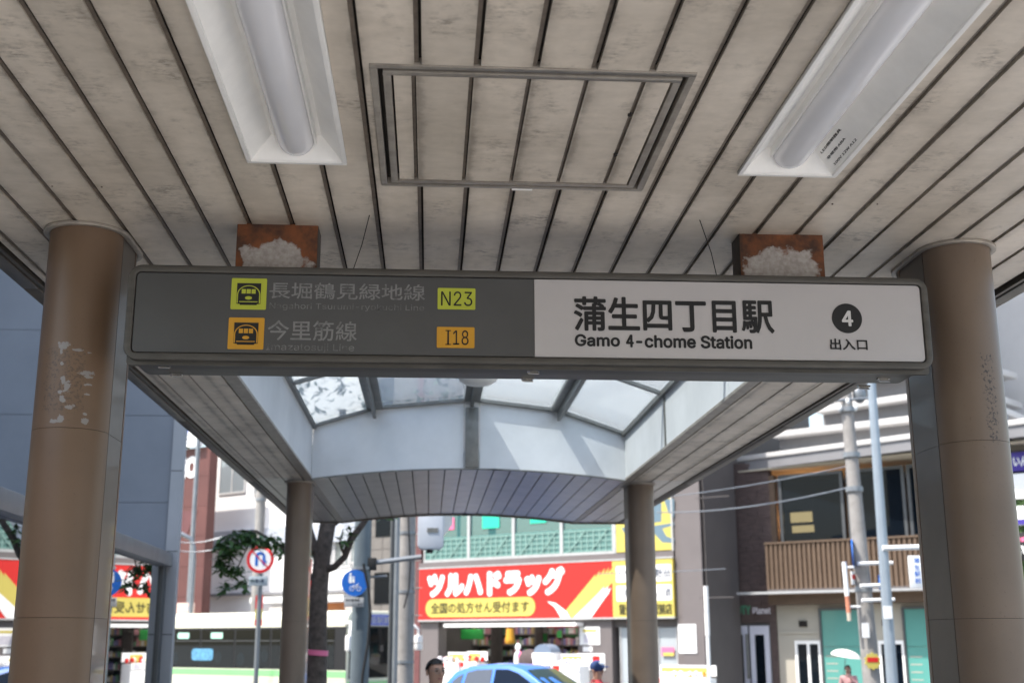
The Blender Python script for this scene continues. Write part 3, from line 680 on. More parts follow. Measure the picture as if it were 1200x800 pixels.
# ------------------------------------------------------------------ drugstore
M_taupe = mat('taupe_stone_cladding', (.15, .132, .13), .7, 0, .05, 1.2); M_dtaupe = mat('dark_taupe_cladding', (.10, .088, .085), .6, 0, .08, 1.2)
M_red = mat('red_sign_film', (.60, .014, .009), .6, 0, 0); M_yel = mat('yellow_sign_film', (.55, .46, .10), .6, 0, 0); M_wht = mat('white_sign_film', (.85, .85, .84), .4, 0, 0)
M_yprint = mat('olive_print', (.05, .045, .01), .5, 0, 0); M_bprint = mat('navy_print', (.02, .035, .07), .5, 0, 0); M_green = mat('green_film', (.02, .28, .05), .5, 0, .1, 3)
M_mint = mat('mint_lattice', (.22, .36, .32), .5, 0, .08, 3); M_pink = mat('pink_film', (.75, .16, .30), .5, 0, 0); M_emer = mat('emerald_film', (.02, .50, .33), .5, 0, 0)
M_room = mat('dark_room_lining', (.022, .024, .026), .8, 0, .2, 2); M_inside = mat('shop_interior', (.10, .085, .08), .8, 0, .3, 2); M_alu = mat('aluminium', (.52, .52, .52), .4, .5, .08, 5); M_sand = mat('sandy_paint', (.55, .50, .40), .7, 0, .08, 2)
ds = F1.root('drugstore', 'taupe drugstore with wide red signboard, mint windows above and an open shopfront', 'building')
def L1(px, py=700, d=0): return F1.L(px, py, d)[0]
xA, xB, xC, xD, xE = L1(494), L1(514), L1(677), L1(721), L1(792)
xF = L1(828); zS = F1.L(494, 726)[1]; zSt = F1.L(494, 667)[1]; zW0 = F1.L(500, 659)[1]; zO = F1.L(514, 733)[1]
B(xA - .1, xB, 0, .5, 0, zS - .02, 'pier', M_taupe, ds); B(xC, L1(716), 0, .5, 0, zS - .02, 'pier', M_taupe, ds)
B(xB, xC, .12, .5, zO, zS - .02, 'lintel', M_taupe, ds); B(L1(716), xE, .15, .5, zO - .1, zS - .02, 'lintel', M_dtaupe, ds)
F1.panel('awning_rail', M_wht, ds, 520, 729, 675, 733, -.5, -.02, zO - .05, zO + .07)
zT = 15.0
B(xA - .1, xF, 0.0, .3, zS - .02, zSt + .02, 'sign_backing', M_taupe, ds)
B(xE + .003, L1(800), .01, .31, 0, zT - .05, 'corner_pier', M_taupe, ds)
B(xA - .1, xE, -.06, .3, zSt + .022, zW0, 'sill_band', M_taupe, ds)
zWt = zW0 + 3.1
B(xA - .1, xE, 0, .4, zWt, zT, 'upper_wall', M_taupe, ds)
F1.box(MB(), 792, 500, 828, 800, -1.3, 1.0, 0, zT).build('tower', M_taupe, ds)
B(L1(828, 700, -1.3), L1(828, 700, -1.3) + .02, -1.296, 1.0, 0, zT, 'tower_shaded_side', M_dtaupe, ds)  # face turned from the sun, its shade put into a darker colour
for z in (3.3, 6.4, 9.5): B(F1.rect(792, 0, 828, 1, -1.3)[0], F1.rect(792, 0, 828, 1, -1.3)[1], -1.306, -1.301, z - .012, z + .012, 'cladding_joint', M_dtaupe, ds)
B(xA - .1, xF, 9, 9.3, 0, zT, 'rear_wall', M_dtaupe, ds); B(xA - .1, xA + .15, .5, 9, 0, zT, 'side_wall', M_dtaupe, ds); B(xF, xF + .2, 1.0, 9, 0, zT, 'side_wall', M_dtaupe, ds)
B(xA, xF, .5, 9, zS - .1, zS, 'floor_slab', M_wht, ds); B(xA, xF, 0.4, 9, zT - .2, zT, 'roof', M_roof, ds)
B(xC, xC + .2, .5, 8.9, 0, zS - .11, 'partition', M_inside, ds)
# first floor windows with mint lattice
wx = [xA + .10, L1(549), L1(602), L1(659), L1(721)]
for a, b in zip(wx, wx[1:]):
    f = MB().box(a, a + .06, -.03, .1, zW0 + .001, zWt).box(b - .06, b, -.03, .1, zW0 + .001, zWt).box(a + .06, b - .06, -.03, .1, zW0 + .001, zW0 + .09).box(a + .06, b - .06, -.03, .1, zWt - .09, zWt).build('window', M_alu, ds)
    B(a + .06, b - .06, .05, .065, zW0 + .09, zWt - .09, 'pane', M_glass_teal, f)
    la = MB(); z1 = zW0 + .85; la.box(a + .07, b - .07, .0, .03, z1, z1 + .06)
    wd = (b - a - .14)
    la.box(a + .07, b - .07, .018, .03, zW0 + .10, z1)
    la.build('lattice_backing', mat('pale_mint', (.10, .22, .20), .6, 0, .1, 4), f)
    la = MB()
    for i in range(9): x = a + .07 + wd * i / 8; la.box(x - .02, x + .02, -.012, .017, zW0 + .1, z1 - .001)
    for j in range(5): z = zW0 + .12 + (z1 - zW0 - .14) * j / 4; la.box(a + .07, b - .07, -.014, -.0125, z - .018, z + .018)
    for i in range(2):
        xx = a + .07 + wd * (.1 + .45 * i)
        la.hexa([(xx, -.03, zW0 + .1), (xx + .05, -.03, zW0 + .1), (xx + wd * .38, -.03, z1), (xx + wd * .38 - .05, -.03, z1)], [(xx, -.016, zW0 + .1), (xx + .05, -.016, zW0 + .1), (xx + wd * .38, -.016, z1), (xx + wd * .38 - .05, -.016, z1)])
    la.build('lattice', M_mint, f)
for (r, m, c) in (((517, 607, 532, 620), M_pink, 'pink'), ((565, 604, 585, 618), M_emer, 'green'), ((621, 600, 640, 612), M_emer, 'green'), ((672, 596, 690, 606), M_emer, 'green')):
    F1.panel('window_poster', m, ds, *r, .02, .04)['label'] = c + ' poster in an upper window'
f = MB().box(L1(722), L1(791), -.03, .0, zW0 + .03, zWt).build('window_banner', M_yel, ds)
B(L1(721.5), L1(724), -.05, .03, zW0, zWt, 'window_frame', M_alu, ds); B(L1(790), L1(792), -.05, .03, zW0, zWt, 'window_frame', M_alu, ds)
def p1(px, py, d): q = F1.L(px, py, d); return (q[0], d, q[1])
mb = MB()                                        # big slate print on the yellow window banner
for poly in ([(732, 590), (775, 588), (775, 611), (766, 612), (764, 598), (732, 600)], [(764, 616), (790, 612), (790, 615), (776, 619), (781, 628), (790, 631), (790, 636), (776, 635), (767, 625), (764, 626)], [(778, 585), (790, 584), (790, 606), (783, 600)], [(728, 618), (764, 615), (762, 622), (744, 632), (742, 640), (732, 641), (734, 628)]):
    P = [p1(x, y, -.034) for x, y in poly]; mb.hexa(P, [(a, b + .003, c) for a, b, c in P])
mb.build('banner_print', mat('slate_print', (.12, .19, .24), .5, 0, 0), ds)
# red signboard
sb = MB().box(xA, L1(720.5), -.14, -.001, zS, zSt).build('signboard', M_red, ds); sb['label'] = 'wide red signboard with white katakana'
MB().box(xA - .03, xE + .02, -.16, -.0, zS - .06, zS - .001).box(xA - .03, xE + .02, -.16, -.0, zSt + .001, zSt + .05).build('signboard_trim', M_alu, ds)
yb = MB().box(L1(720.5) + .004, xE, -.14, -.001, zS, zSt).build('signboard', M_yel, ds); yb['label'] = 'yellow signboard listing wares'
D = -.146
def s1(body, tl, br, m, par, **k):
    a = F1.L(*tl, D); b = F1.L(*br, D); return text(body, a[0], b[0], b[1], a[1], D, m, par, **k)
# fat slanted katakana, drawn letter by letter as strokes
kx0, kx1 = F1.L(500.5, 680, D)[0], F1.L(662, 680, D)[0]; kz0 = F1.L(500, 700.5, D)[1] ; kz1 = F1.L(500, 671.5, D)[1]
text('ツルハドラッグ', kx0, kx1, kz0 - .02, kz1 + .06, D, M_wht, sb, name='shop_name', bold=.075, shear=.0)
# yellow pill with print
a = F1.L(499, 702, -.144); b = F1.L(627, 723.5, -.144); h = (a[1] - b[1]); zlo = zS + .09
pill = MB().prism(rrect(a[0], F1.L(627, 700, -.144)[0], zlo, zlo + .66, .32, 8), 'y', -.1445, -.1405).build('pill', M_yel, sb)
text('全国の処方せん受付ます', a[0] + .25, F1.L(620, 700, -.15)[0], zlo + .12, zlo + .54, -.149, M_yprint, sb, bold=.012)
# brush: yellow and white diagonal stripes with a ragged end, white tick
def flat(pts, d, m, par, name, th=.003):
    P = [p1(x, y, d) for x, y in pts]; return MB().hexa(P, [(q[0], q[1] + th, q[2]) for q in P]).build(name, m, par)
Y_ = [(655, 724.5), (694, 677), (698, 672), (697, 677), (703, 668), (702, 675), (709, 665), (707, 673), (714, 664), (711, 672), (719, 664), (716, 671), (719.5, 671), (719.5, 680), (712, 688), (675, 723.5)]
flat(Y_[:1] + Y_[1:], -.144, M_yel, sb, 'brush_stripe'); 
flat([(672, 723.6), (700, 696), (708, 687), (707, 692), (713, 686), (711, 692), (716, 688), (713, 695), (709, 700), (693, 723)], -.148, M_wht, sb, 'brush_stripe')
flat([(641, 704), (651, 706), (664, 716), (668, 723.6), (658, 724.2), (650, 711)], -.149, M_wht, sb, 'tick_stroke')
for (yy0, yy1, tx) in ((663, 682, 'くすり・化粧品'), (686, 704, '日用品・食品・酒')):
    z1_, z0_ = F1.L(724, yy0, -.143)[1], F1.L(724, yy1, -.143)[1]
    MB().prism(rrect(L1(725), L1(790), z0_, z1_, .05, 3), 'y', -.1435, -.1405).build('label_box', M_wht, yb)
    text(tx, L1(727.5), L1(789), z0_ + .12, z1_ - .12, -.148, M_bprint, yb, bold=.004)
z1_, z0_ = F1.L(724, 708, -.143)[1], F1.L(724, 721, -.143)[1]; text('蒲生四丁目駅前店', L1(727.5), L1(790), z0_ + .02, z1_ + .02, -.148, M_yprint, yb, bold=.012)
# interior: shelves with goods, green header boards
for k, (pa, pb) in enumerate(((515, 538), (539, 562), (564, 590), (593, 618), (621, 645), (647, 675))):
    a, b = L1(pa), L1(pb); d = 2.0 + .6 * (k % 2)
    sh = MB(); [sh.box(a, b, d, d + .5, z, z + .04) for z in (.05, .5, .95, 1.4, 1.8, 2.2)]; sh.box(a, a + .04, d, d + .5, .05, 2.5).box(b - .04, b, d, d + .5, .05, 2.5).box(a, b, d + .46, d + .5, .05, 2.5)
    s_ = sh.build('shelf_unit', M_inside, ds)
    gm = [mat('goods_%s' % n, tuple(v * .55 for v in c), .5, 0, .1, 9) for n, c in (('white', (.6, .6, .58)), ('lilac', (.16, .14, .34)), ('ochre', (.45, .33, .12)), ('rose', (.5, .2, .24)), ('green', (.12, .3, .16)))]
    gd = MB()
    for z in (.09, .54, .99, 1.44, 1.84, 2.24):
        x = a + .06
        while x < b - .12:
            w_ = random.uniform(.07, .14); gd.c = random.randrange(5); gd.box(x, x + w_ - .01, d + .02, d + .3, z, z + random.uniform(.16, .30)); x += w_
    tag(gd.build('goods', gm, s_), kind='stuff')
B(L1(515), L1(541), 1.3, 1.36, 2.05, 2.42, 'aisle_sign', M_green, ds); B(L1(560), L1(606), 3.2, 3.26, 1.95, 2.25, 'aisle_sign', M_green, ds); B(L1(612), L1(650), 2.2, 2.26, 2.1, 2.35, 'aisle_sign', M_green, ds)
B(L1(622), L1(674), 1.0, 1.05, 2.45, 2.62, 'aisle_sign', M_red, ds)
M_lit = mat('shop_tube_light', (.9, .9, .85), .5, 0, 0, emit=(1, .97, .9), estr=6)
for d in (1.2, 3.2, 5.4):
    for px in (530, 575, 620, 660): x = L1(px); B(x - .5, x + .5, d, d + .08, zS - .20, zS - .14, 'tube_light', M_lit, ds)
B(xB, xC, 6.4, 6.6, 0, zS - .11, 'stock_wall', M_inside, ds)
t_ = MB().cyl(L1(615) + .0, -.9, 1.9, 2.0, .16, .19, 14).cyl(L1(615), -.9, 2.0, 2.42, .17, .12, 14).build('hanging_lantern', [M_orange], ds); t_['label'] = 'orange and white hanging lantern'
# glass entry at the right
g_ = F1.rect(723, 733, 790, 800, .2)
fr_ = MB(); [fr_.box(x - .03, x + .03, .16, .24, 0, zO - .1) for x in (L1(723), L1(744), L1(767), L1(789))]; fr_ = fr_.build('entry_frame', M_alu, ds)
B(L1(723), L1(789), .19, .2, 0.02, zO - .11, 'entry_pane', glassy('frosted_entry_glass', (.7, .75, .78), .25, (.50, .55, .58)), fr_)
def poster(r, d, m, lab, marks=()):
    o = F1.panel('poster', m, ds, *r, d - .02, d); o['label'] = lab
    for (q, mm) in marks: F1.panel('poster_print', mm, o, *q, d - .024, d - .0205)
M_pastel = mat('pastel_print', (.62, .60, .66), .5, 0, .15, 9)
poster((679, 734, 703, 755), -.002, M_wht, 'white notice with yellow heading on the pier', [((683, 737, 699, 740), M_yel), ((684, 743, 701, 753), M_pastel)])
poster((683, 757, 694, 763), -.002, M_wht, 'small white notice on the pier')
poster((676, 765, 709, 785), -.002, M_wht, 'white notice with two red seals', [((679, 768, 688, 775), M_red), ((694, 768, 703, 775), M_red)])
a = F1.rect(795, 731, 817, 765, -1.3); o = B(a[0], a[1], -1.325, -1.303, a[2], a[3], 'poster', M_wht, ds); o['label'] = 'white map poster on the tower'
B(a[0] + .1, a[1] - .1, -1.328, -1.3255, a[2] + .2, a[3] - .25, 'poster_print', M_pastel, o)
poster((775, 758, 790, 768), .14, M_pink, 'pink and yellow notice on the entry glass', [((777, 764, 790, 768), M_yel)])
# street wares in front of the shop
wares = [((536, 764, 553, 778), 'low white and red price board by the left shop pier', 'price board'), ((544, 762, 563, 776), 'white and yellow price board beside the lower one', 'price board')]
def ware(name, label, cat, px, pyt, d, build):
    """stands on the pavement d metres in front of the shop"""
    a = F1.L(px, pyt, -d); t = thing(name, label, cat, F1.o + FR * a[0] - FB * d, FA); build(t, a[1]); return t
def bin_(w_, cols, top=True):
    def f(t, h):
        B(-w_ / 2, w_ / 2, -.3, .3, .02, h - .42, 'bin', M_wht, t, .01)
        gd = MB(); 
        for k in range(26):
            gd.c = random.randrange(len(cols)); x = random.uniform(-w_ / 2 + .08, w_ / 2 - .08); y = random.uniform(-.25, .25); s = random.uniform(.05, .09)
            gd.ball((x, y, h - .42 + s * .6 + random.uniform(0, .12)), s, 1, 1, random.uniform(.8, 1.4), 8, 5)
        tag(gd.build('goods', cols, t), kind='stuff')
        B(-w_ / 2, w_ / 2, -.32, -.305, h - .60, h - .38, 'price_card', M_wht, t); B(-w_ / 2 + .06, -w_ / 2 + .34, -.325, -.3205, h - .57, h - .41, 'price_print', M_red, t); B(w_ / 2 - .34, w_ / 2 - .1, -.325, -.3205, h - .57, h - .41, 'price_print', M_pastel, t); B(-w_ / 2, w_ / 2, .31, .325, h - .36, h - .05, 'header_card', M_wht, t)
        B(-w_ / 2 + .05, w_ / 2 - .3, .300, .309, h - .25, h - .12, 'header_print', M_yel, t)
    return f
gw_ = [M_wht, M_pastel, M_pink, M_yel]
ware('bargain_bin', 'white bargain bin with red price card, leftmost in front of the drugstore', 'bin', 531, 762, 1.6, bin_(.95, gw_))
ware('bargain_bin', 'white bargain bin behind the blue car, left of the white figure board', 'bin', 553, 761, 1.5, bin_(.9, [M_red, M_wht, M_yel]))
def standee(t, h):
    B(-.16, .16, -.02, .02, .02, h - .5, 'board', M_wht, t, .005)
    MB().ball((0, 0, h - .16), .12, 1, .3, 1.05).ball((0, 0, h - .50), .17, 1, .25, 1.3).build('figure', M_wht, t)
    MB().ball((.12, -.06, h - .45), .1, 1, .3, 1.6).build('figure_scarf', M_pink, t)
ware('shop_standee', 'white and pink figure shaped board standing in the middle of the shop opening', 'display', 607, 752, 1.2, standee)
def mach(t, h):
    B(-.42, .42, -.3, .3, .02, h - .35, 'cabinet', M_wht, t, .02); B(-.36, .36, -.31, -.301, h - 1.1, h - .75, 'price_print', M_bprint, t)
    MB().prism(arc(0, h - .35, .36, 0, 180, 10, 1, .8), 'y', -.28, .28).build('arched_top', mat('pale_blue_plastic', (.17, .22, .30), .4, 0, 0), t)
ware('display_cabinet', 'pale blue arched display cabinet near the right end of the opening', 'cabinet', 641, 752, 1.3, mach)
def cloth(t, h):
    MB().ball((0, 0, h - .5), .42, 1.1, .6, 1.0, 14, 9).build('heap', mat('mauve_cloth', (.085, .06, .06), .8, 0, .2, 5, bump=.4), t); B(-.5, .5, -.3, .3, .02, h - .6, 'crate', M_dtaupe, t, .01)
ware('covered_crate', 'dark crate heaped with mauve goods between the figure board and the cabinet', 'crate', 621, 757, 1.4, cloth)
ware('bargain_bin', 'white goods bin heaped with white packs below the red seal notice', 'bin', 668, 764, 1.6, bin_(1.1, [M_wht, M_wht, M_pastel]))
ware('bargain_bin', 'goods bin heaped with pale packs at the foot of the tower', 'bin', 800, 777, 2.6, bin_(1.9, [M_wht, M_pastel, M_orange, M_wht]))
# ------------------------------------------------------------------ brick building with curved white balconies
M_brick = mat('dark_brown_tile', (.095, .066, .06), .7, 0, .3, 3, bump=.4, bscale=6, col2=(.055, .038, .036), stretch=(1, 1, 5))
M_slat = mat('brown_slat', (.115, .075, .048), .7, 0, .12, 5); M_cream = mat('cream_render', (.42, .39, .33), .7, 0, .05, 1); M_teal = mat('teal_panel', (.09, .30, .26), .4, 0, .06, 1, coat=.4)
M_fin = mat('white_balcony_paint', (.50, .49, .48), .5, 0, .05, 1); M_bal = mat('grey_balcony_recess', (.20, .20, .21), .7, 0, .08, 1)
bb = F2.root('brick_building', 'dark brown tiled building with brown slatted balcony and white curved floors above', 'building')
def L2(px, py=700, d=0): return F2.L(px, py, d)[0]
x0 = L2(842); x1 = L2(908); xW = L2(1330)
zb0 = F2.L(907, 693)[1]; zb1 = F2.L(907, 638)[1]; zw1 = F2.L(913, 556)[1]
zd = F2.L(852, 733)[1]
B(x0, x1, 0, .3, zd + .1, zw1 + .5, 'brick_wall', M_brick, bb); B(L2(901), x1, 0, .3, 0, zd + .1, 'brick_wall', M_brick, bb); B(x0, L2(852), 0, .3, 0, zd + .1, 'brick_wall', M_brick, bb)
mb = MB()                                        # rows of split-face tiles standing proud
random.seed(3)
zt = 0.05
while zt < zw1 + .4:
    x = x0 + random.uniform(0, .2)
    while x < x1 - .3:
        wd = random.uniform(.25, .6)
        if not (zt < zd + .2 and x + wd > L2(852) - .05 and x < L2(901) + .05): mb.box(x, min(x1, x + wd - .015), -random.uniform(.004, .035), -.0005, zt, zt + .10)
        x += wd
    zt += .115
tag(mb.build('tile', M_brick, bb), kind='stuff')
B(x0, xW, .3, 8, 0, .2, 'base_slab', M_dtaupe, bb); B(x0, xW, 7, 7.3, 0, zw1 + 1, 'rear_wall', M_inside, bb)
# white double door
f = MB(); dz = zd
for a, b in ((853, 874), (877, 899)):
    d_ = MB().box(L2(a), L2(a) + .16, -.03, .05, 0, dz).box(L2(b) - .16, L2(b), -.03, .05, 0, dz).box(L2(a) + .16, L2(b) - .16, -.03, .05, dz - .28, dz).box(L2(a) + .16, L2(b) - .16, -.03, .05, 0, .35).build('door', mat('pale_lilac_paint', (.62, .62, .70), .5, 0, .04, 2), bb)
    B(L2(a) + .16, L2(b) - .16, .0, .02, .35, dz - .28, 'door_pane', M_glass_dark, d_)
MB().tube([(L2(875), -.12, .8), (L2(875), -.12, 2.2)], .05, 8).build('door_handle', M_steel, bb)
B(L2(849), L2(903), .052, .3, 0, dz + .09, 'door_surround', M_dtaupe, bb)
text('a', L2(848), L2(854), *[F2.L(850, y)[1] for y in (722, 708)], -.05, mat('sign_blue', (.02, .10, .55), .5, 0, 0), bb, name='wall_logo', bold=.05)
text('COTY', L2(857), L2(880), *[F2.L(860, y)[1] for y in (720, 709)], -.05, mat('sign_green', (.06, .20, .12), .5, 0, 0), bb, name='wall_lettering', bold=.02)
text('Planet', L2(882), L2(903), *[F2.L(890, y)[1] for y in (719, 711)], -.05, M_pastel, bb, name='wall_lettering', bold=.01)
# slatted balcony
yb0 = -.55
B(x1, xW, yb0, .0, zb0 - .02, zb0 + .06, 'balcony_floor', M_dtaupe, bb); B(x1, xW, yb0 + .06, yb0 + .09, zb0 + .06, zb1, 'balcony_backing', mat('dark_slat_gap', (.10, .06, .035), .8, 0, 0), bb)
mb = MB(); x = x1
while x < xW: mb.box(x, x + .085, yb0, yb0 + .058, zb0 + .05, zb1 - .02); x += .16
tag(mb.build('slat', M_slat, bb), kind='stuff')
B(x1 - .02, xW, yb0 - .03, yb0 + .12, zb1 - .02, zb1 + .04, 'balcony_rail', M_slat, bb)
B(L2(880), xW, yb0 - .5, yb0 - .001, zb0 - .10, zb0 - .03, 'canopy_slab', M_alu, bb)
B(x1, xW, yb0 + .05, .1, zb0 - .42, zb0 - .101, 'soffit_band', M_slat, bb)
# big windows
wz0 = F2.L(915, 635, .3)[1]
B(x1, L2(914), .0, .25, zb0, zw1, 'window_reveal', M_slat, bb)
for a, b in ((914, 990), (994, 1063), (1066, 1140), (1143, 1210), (1213, 1300)):
    A, Bx = L2(a, 600, .2), L2(b, 600, .2)
    f = MB().box(A, A + .1, .16, .28, wz0 - .6, zw1).box(Bx - .1, Bx, .16, .28, wz0 - .6, zw1).box(A + .1, Bx - .1, .16, .28, wz0 - .6, wz0 - .5).box(A + .1, Bx - .1, .16, .28, zw1 - .1, zw1).build('window', M_mull, bb)
    B(A + .1, Bx - .1, .2, .215, wz0 - .5, zw1 - .1, 'pane', M_glass_dark, f)
B(x1, xW, 3.2, 3.3, zb0, zw1, 'room_wall', M_room, bb); B(x1, xW, .3, 3.2, zb0 - .1, zb0, 'room_floor', M_room, bb)
M_warm = mat('warm_lamp', (.9, .8, .5), .5, 0, 0, emit=(1, .50, .20), estr=16)
for r in ((926, 600.5, 951, 610.5), (928, 616, 953, 622.5)): F2.panel('room_light', M_warm, bb, *r, .6, .7)
# cream ground floor, teal panels
zg = zb0 - .43
B(x1, xW, .08, .3, 0, zg, 'ground_wall', M_cream, bb)
B(x1 + .04, L2(960) - .05, .03, .079, F2.L(935, 742)[1], F2.L(935, 742)[1] + .08, 'moulding', M_cream, bb)
for a, b in ((958, 1012), (1055, 1110), (1150, 1210)):
    A, Bx = L2(a), L2(b); f = MB().box(A, A + .07, -.02, .09, 0, zg - .1).box(Bx - .07, Bx, -.02, .09, 0, zg - .1).box(A + .07, Bx - .07, -.02, .09, zg - .18, zg - .1).build('teal_window', M_mull, bb)
    z_ = zg - .18
    for q in (0, 1): B(A + .07, Bx - .07, .03, .05, (.02, z_ * .62 + .012)[q], (z_ * .62, z_)[q], 'teal_panel', M_teal, f)
    for q in range(4): B(A + .15, A + .15 + (Bx - A) * .25, .024, .029, 1.5 - q * .22, 1.53 - q * .22, 'panel_print', M_cream, f)
for a in (931, 1028):
    d_ = MB().box(L2(a - 3), L2(a), .0, .079, 0, F2.L(930, 750)[1]).box(L2(a + 24), L2(a + 27), .0, .079, 0, F2.L(930, 750)[1]).box(L2(a), L2(a + 24), .0, .079, F2.L(930, 754)[1], F2.L(930, 750)[1]).box(L2(a + 11), L2(a + 14), .0, .079, 0, F2.L(930, 754)[1]).build('entrance', M_wht, bb)
    for q in (0, 14): B(L2(a + q), L2(a + 10 + q), .05, .07, .05, F2.L(930, 754)[1] - .002, 'door_pane', M_glass_dark, d_)
    B(L2(a + 3), L2(a + 12), .02, .078, F2.L(930, 734)[1], F2.L(930, 727)[1], 'vent', M_dark, bb)
# white balcony floors that swing towards the camera on the right
def fin(name, l, r, th, front_m, back, z=None, parent=bb):
    z = F2.L(*l)[1] if z is None else z
    a = on_z(*l, z); b = on_z(*r, z); b = a + (b - a) * 1.6
    dirv = (b - a).normalized(); nb_ = Vector((-dirv.y, dirv.x, 0));
    if nb_.y < 0: nb_ = -nb_
    pts = []
    for k in range(9):                            # gentle bow
        q = a + (b - a) * k / 8; pts.append(q)
    P = [(q.x, q.y) for q in pts] + [(q.x + nb_.x * back, q.y + nb_.y * back) for q in reversed(pts)]
    M_ = Matrix.Translation(F2.o) @ Matrix.Rotation(FA, 4, 'Z')
    o = MB().prism(P, 'z', z - th, z).build(name, front_m, None, .01); o.data.transform(M_.inverted()); o.parent = parent; return a, b, nb_, z
def behind(name, A, m, off, z0, z1):
    a, b, n2, z = A; P = [(q.x + n2.x * o_, q.y + n2.y * o_) for q, o_ in ((a, off), (b, off), (b, off + .2), (a, off + .2))]
    M_ = Matrix.Translation(F2.o) @ Matrix.Rotation(FA, 4, 'Z')
    o = MB().prism(P, 'z', z0, z1).build(name, m, None); o.data.transform(M_.inverted()); o.parent = bb
A1 = fin('balcony_slab', (863, 535), (1064, 508), .16, M_fin, 4.0)
zA = A1[3]; zAb = F2.L(863, 552)[1]
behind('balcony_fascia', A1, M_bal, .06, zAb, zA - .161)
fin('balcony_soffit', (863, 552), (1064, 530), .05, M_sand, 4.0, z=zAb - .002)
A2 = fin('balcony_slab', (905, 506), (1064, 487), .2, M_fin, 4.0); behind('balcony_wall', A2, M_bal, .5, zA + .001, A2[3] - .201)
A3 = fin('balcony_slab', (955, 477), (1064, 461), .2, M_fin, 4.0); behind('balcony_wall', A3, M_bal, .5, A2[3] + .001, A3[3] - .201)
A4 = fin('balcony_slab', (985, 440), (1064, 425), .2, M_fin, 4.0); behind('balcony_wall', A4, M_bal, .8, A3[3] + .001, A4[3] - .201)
B(L2(920), xW, 4.2, 8, zw1 + .2, 16, 'upper_volume', M_fin, bb)
behind('upper_wall', A4, M_fin, 1.5, A4[3] + .001, A4[3] + 9)
# shop signs at far right
def hsign(name, label, r, m, d=-.9, writing=None, wm=None, wr=None, bold=.01):
    x0, x1, z0, z1 = F2.rect(*r, d); t = thing(name, label, 'sign', F2.o + FR * x0 + FB * d + Vector((0, 0, z0)), FA)
    B(0, x1 - x0, 0, .25, 0, z1 - z0, 'board', m, t, .01)
    if writing: w_, h_ = x1 - x0, z1 - z0; text(writing, w_ * wr[0], w_ * wr[1], h_ * wr[2], h_ * wr[3], -.004, wm, t, bold=bold)
    return t
M_purp = mat('purple_film', (.06, .04, .28), .4, 0, 0); M_dgreen = mat('dark_green_film', (.015, .05, .045), .4, 0, 0)
hsign('shop_sign', 'purple shop sign with white lettering, highest at the right edge', (1173, 531, 1225, 549), M_purp, writing='◎ いんふぃ', wm=M_wht, wr=(.04, .95, .22, .8))
hsign('shop_sign', 'large blank white panel below the purple sign', (1174, 556, 1225, 582), M_wht)
t = hsign('shop_sign', 'small white sign with purple foot, between the ivy patches', (1190, 593, 1230, 613), M_wht, d=-1.0); x_ = F2.rect(1190, 593, 1230, 613, -1.0); B(.0, x_[1] - x_[0], -.006, -.001, .01, .16, 'purple_band', M_purp, t)
t = hsign('shop_sign', 'black shop sign with white hiragana at the right edge', (1184, 624, 1235, 655), M_black, writing='いえ亭', wm=M_wht, wr=(.06, .95, .12, .62), bold=.02); x_ = F2.rect(1184, 624, 1235, 655, -.9)
text('和食', .08, .42, .52, .66, -.006, M_pink, t, bold=.01)
t = hsign('shop_sign', 'dark green shop sign with round white emblem, lowest at the right edge', (1187, 691, 1235, 726), M_dgreen); x_ = F2.rect(1187, 691, 1235, 726, -.9); h_ = x_[3] - x_[2]
MB().prism([(.42 + .27 * math.cos(q * math.pi / 14), h_ / 2 + .27 * math.sin(q * math.pi / 14)) for q in range(28)], 'y', -.006, -.001).build('emblem', M_wht, t)
MB().prism([(.42 + .21 * math.cos(q * math.pi / 14), h_ / 2 + .21 * math.sin(q * math.pi / 14)) for q in range(28)], 'y', -.009, -.0062).build('emblem_centre', M_dgreen, t)
text('G', .30, .54, h_ / 2 - .13, h_ / 2 + .13, -.0105, M_wht, t, bold=.02)
wl = F2.rect(1168, 550, 1260, 800, -.3); tB = thing('sign_wall', 'dark brown wall carrying the shop signs at the right edge', 'wall', F2.o, FA)
B(wl[0], wl[1] + 3, -.6, -.4, 0, F2.L(1180, 528, -.6)[1], 'wall', M_dtaupe, tB)
# ------------------------------------------------------------------ buildings left of the drugstore
M_tan = mat('tan_tile', (.17, .155, .14), .7, 0, .12, 2); M_maroon = mat('maroon_tile', (.14, .05, .05), .6, 0, .15, 3)
tb = F1.root('tan_building', 'tan tiled building with maroon corner strip left of the drugstore', 'building')
a, b = L1(428), L1(487)
rows = 26
for k in range(rows):
    for q in range(3):
        xa = a + (b - a) * q / 3; B(xa + .01, xa + (b - a) / 3 - .012, -.02, .0, k * .5 + .012, k * .5 + .49, 'wall_panel', M_tan, tb)
B(a, b, .001, 8, 0, 13, 'core', M_dtaupe, tb); B(b + .002, L1(493.2), -.03, 8, 0, 13.2, 'corner_strip', M_maroon, tb)
for k in range(4): B(a + .5, a + 1.3, -.05, -.021, 3.4 + k * 2.6, 4.6 + k * 2.6, 'window', M_glass_dark, tb)
wbd = F1.root('white_building', 'white rendered building with grey ledge behind the city bus', 'building')
F3 = Facade(P0, .6)
def L3(px, py=650): return F3.L(px, py)[0]
M_offw = mat('offwhite_render', (.80, .78, .76), .7, 0, .04, .5)
a, b = L3(241), L3(427); o_ = .6
B(a, b, o_, 9, 0, 17, 'wall', M_offw, wbd)
zl0, zl1 = F3.L(300, 641)[1], F3.L(300, 620)[1]
B(a - .05, b, o_ - .25, o_ - .001, zl0, zl1, 'ledge', mat('grey_ledge', (.42, .45, .50), .6, 0, .15, 2), wbd); B(a, b, o_ - .3, o_ - .001, F3.L(300, 697)[1], F3.L(300, 694)[1], 'ledge', M_bal, wbd)
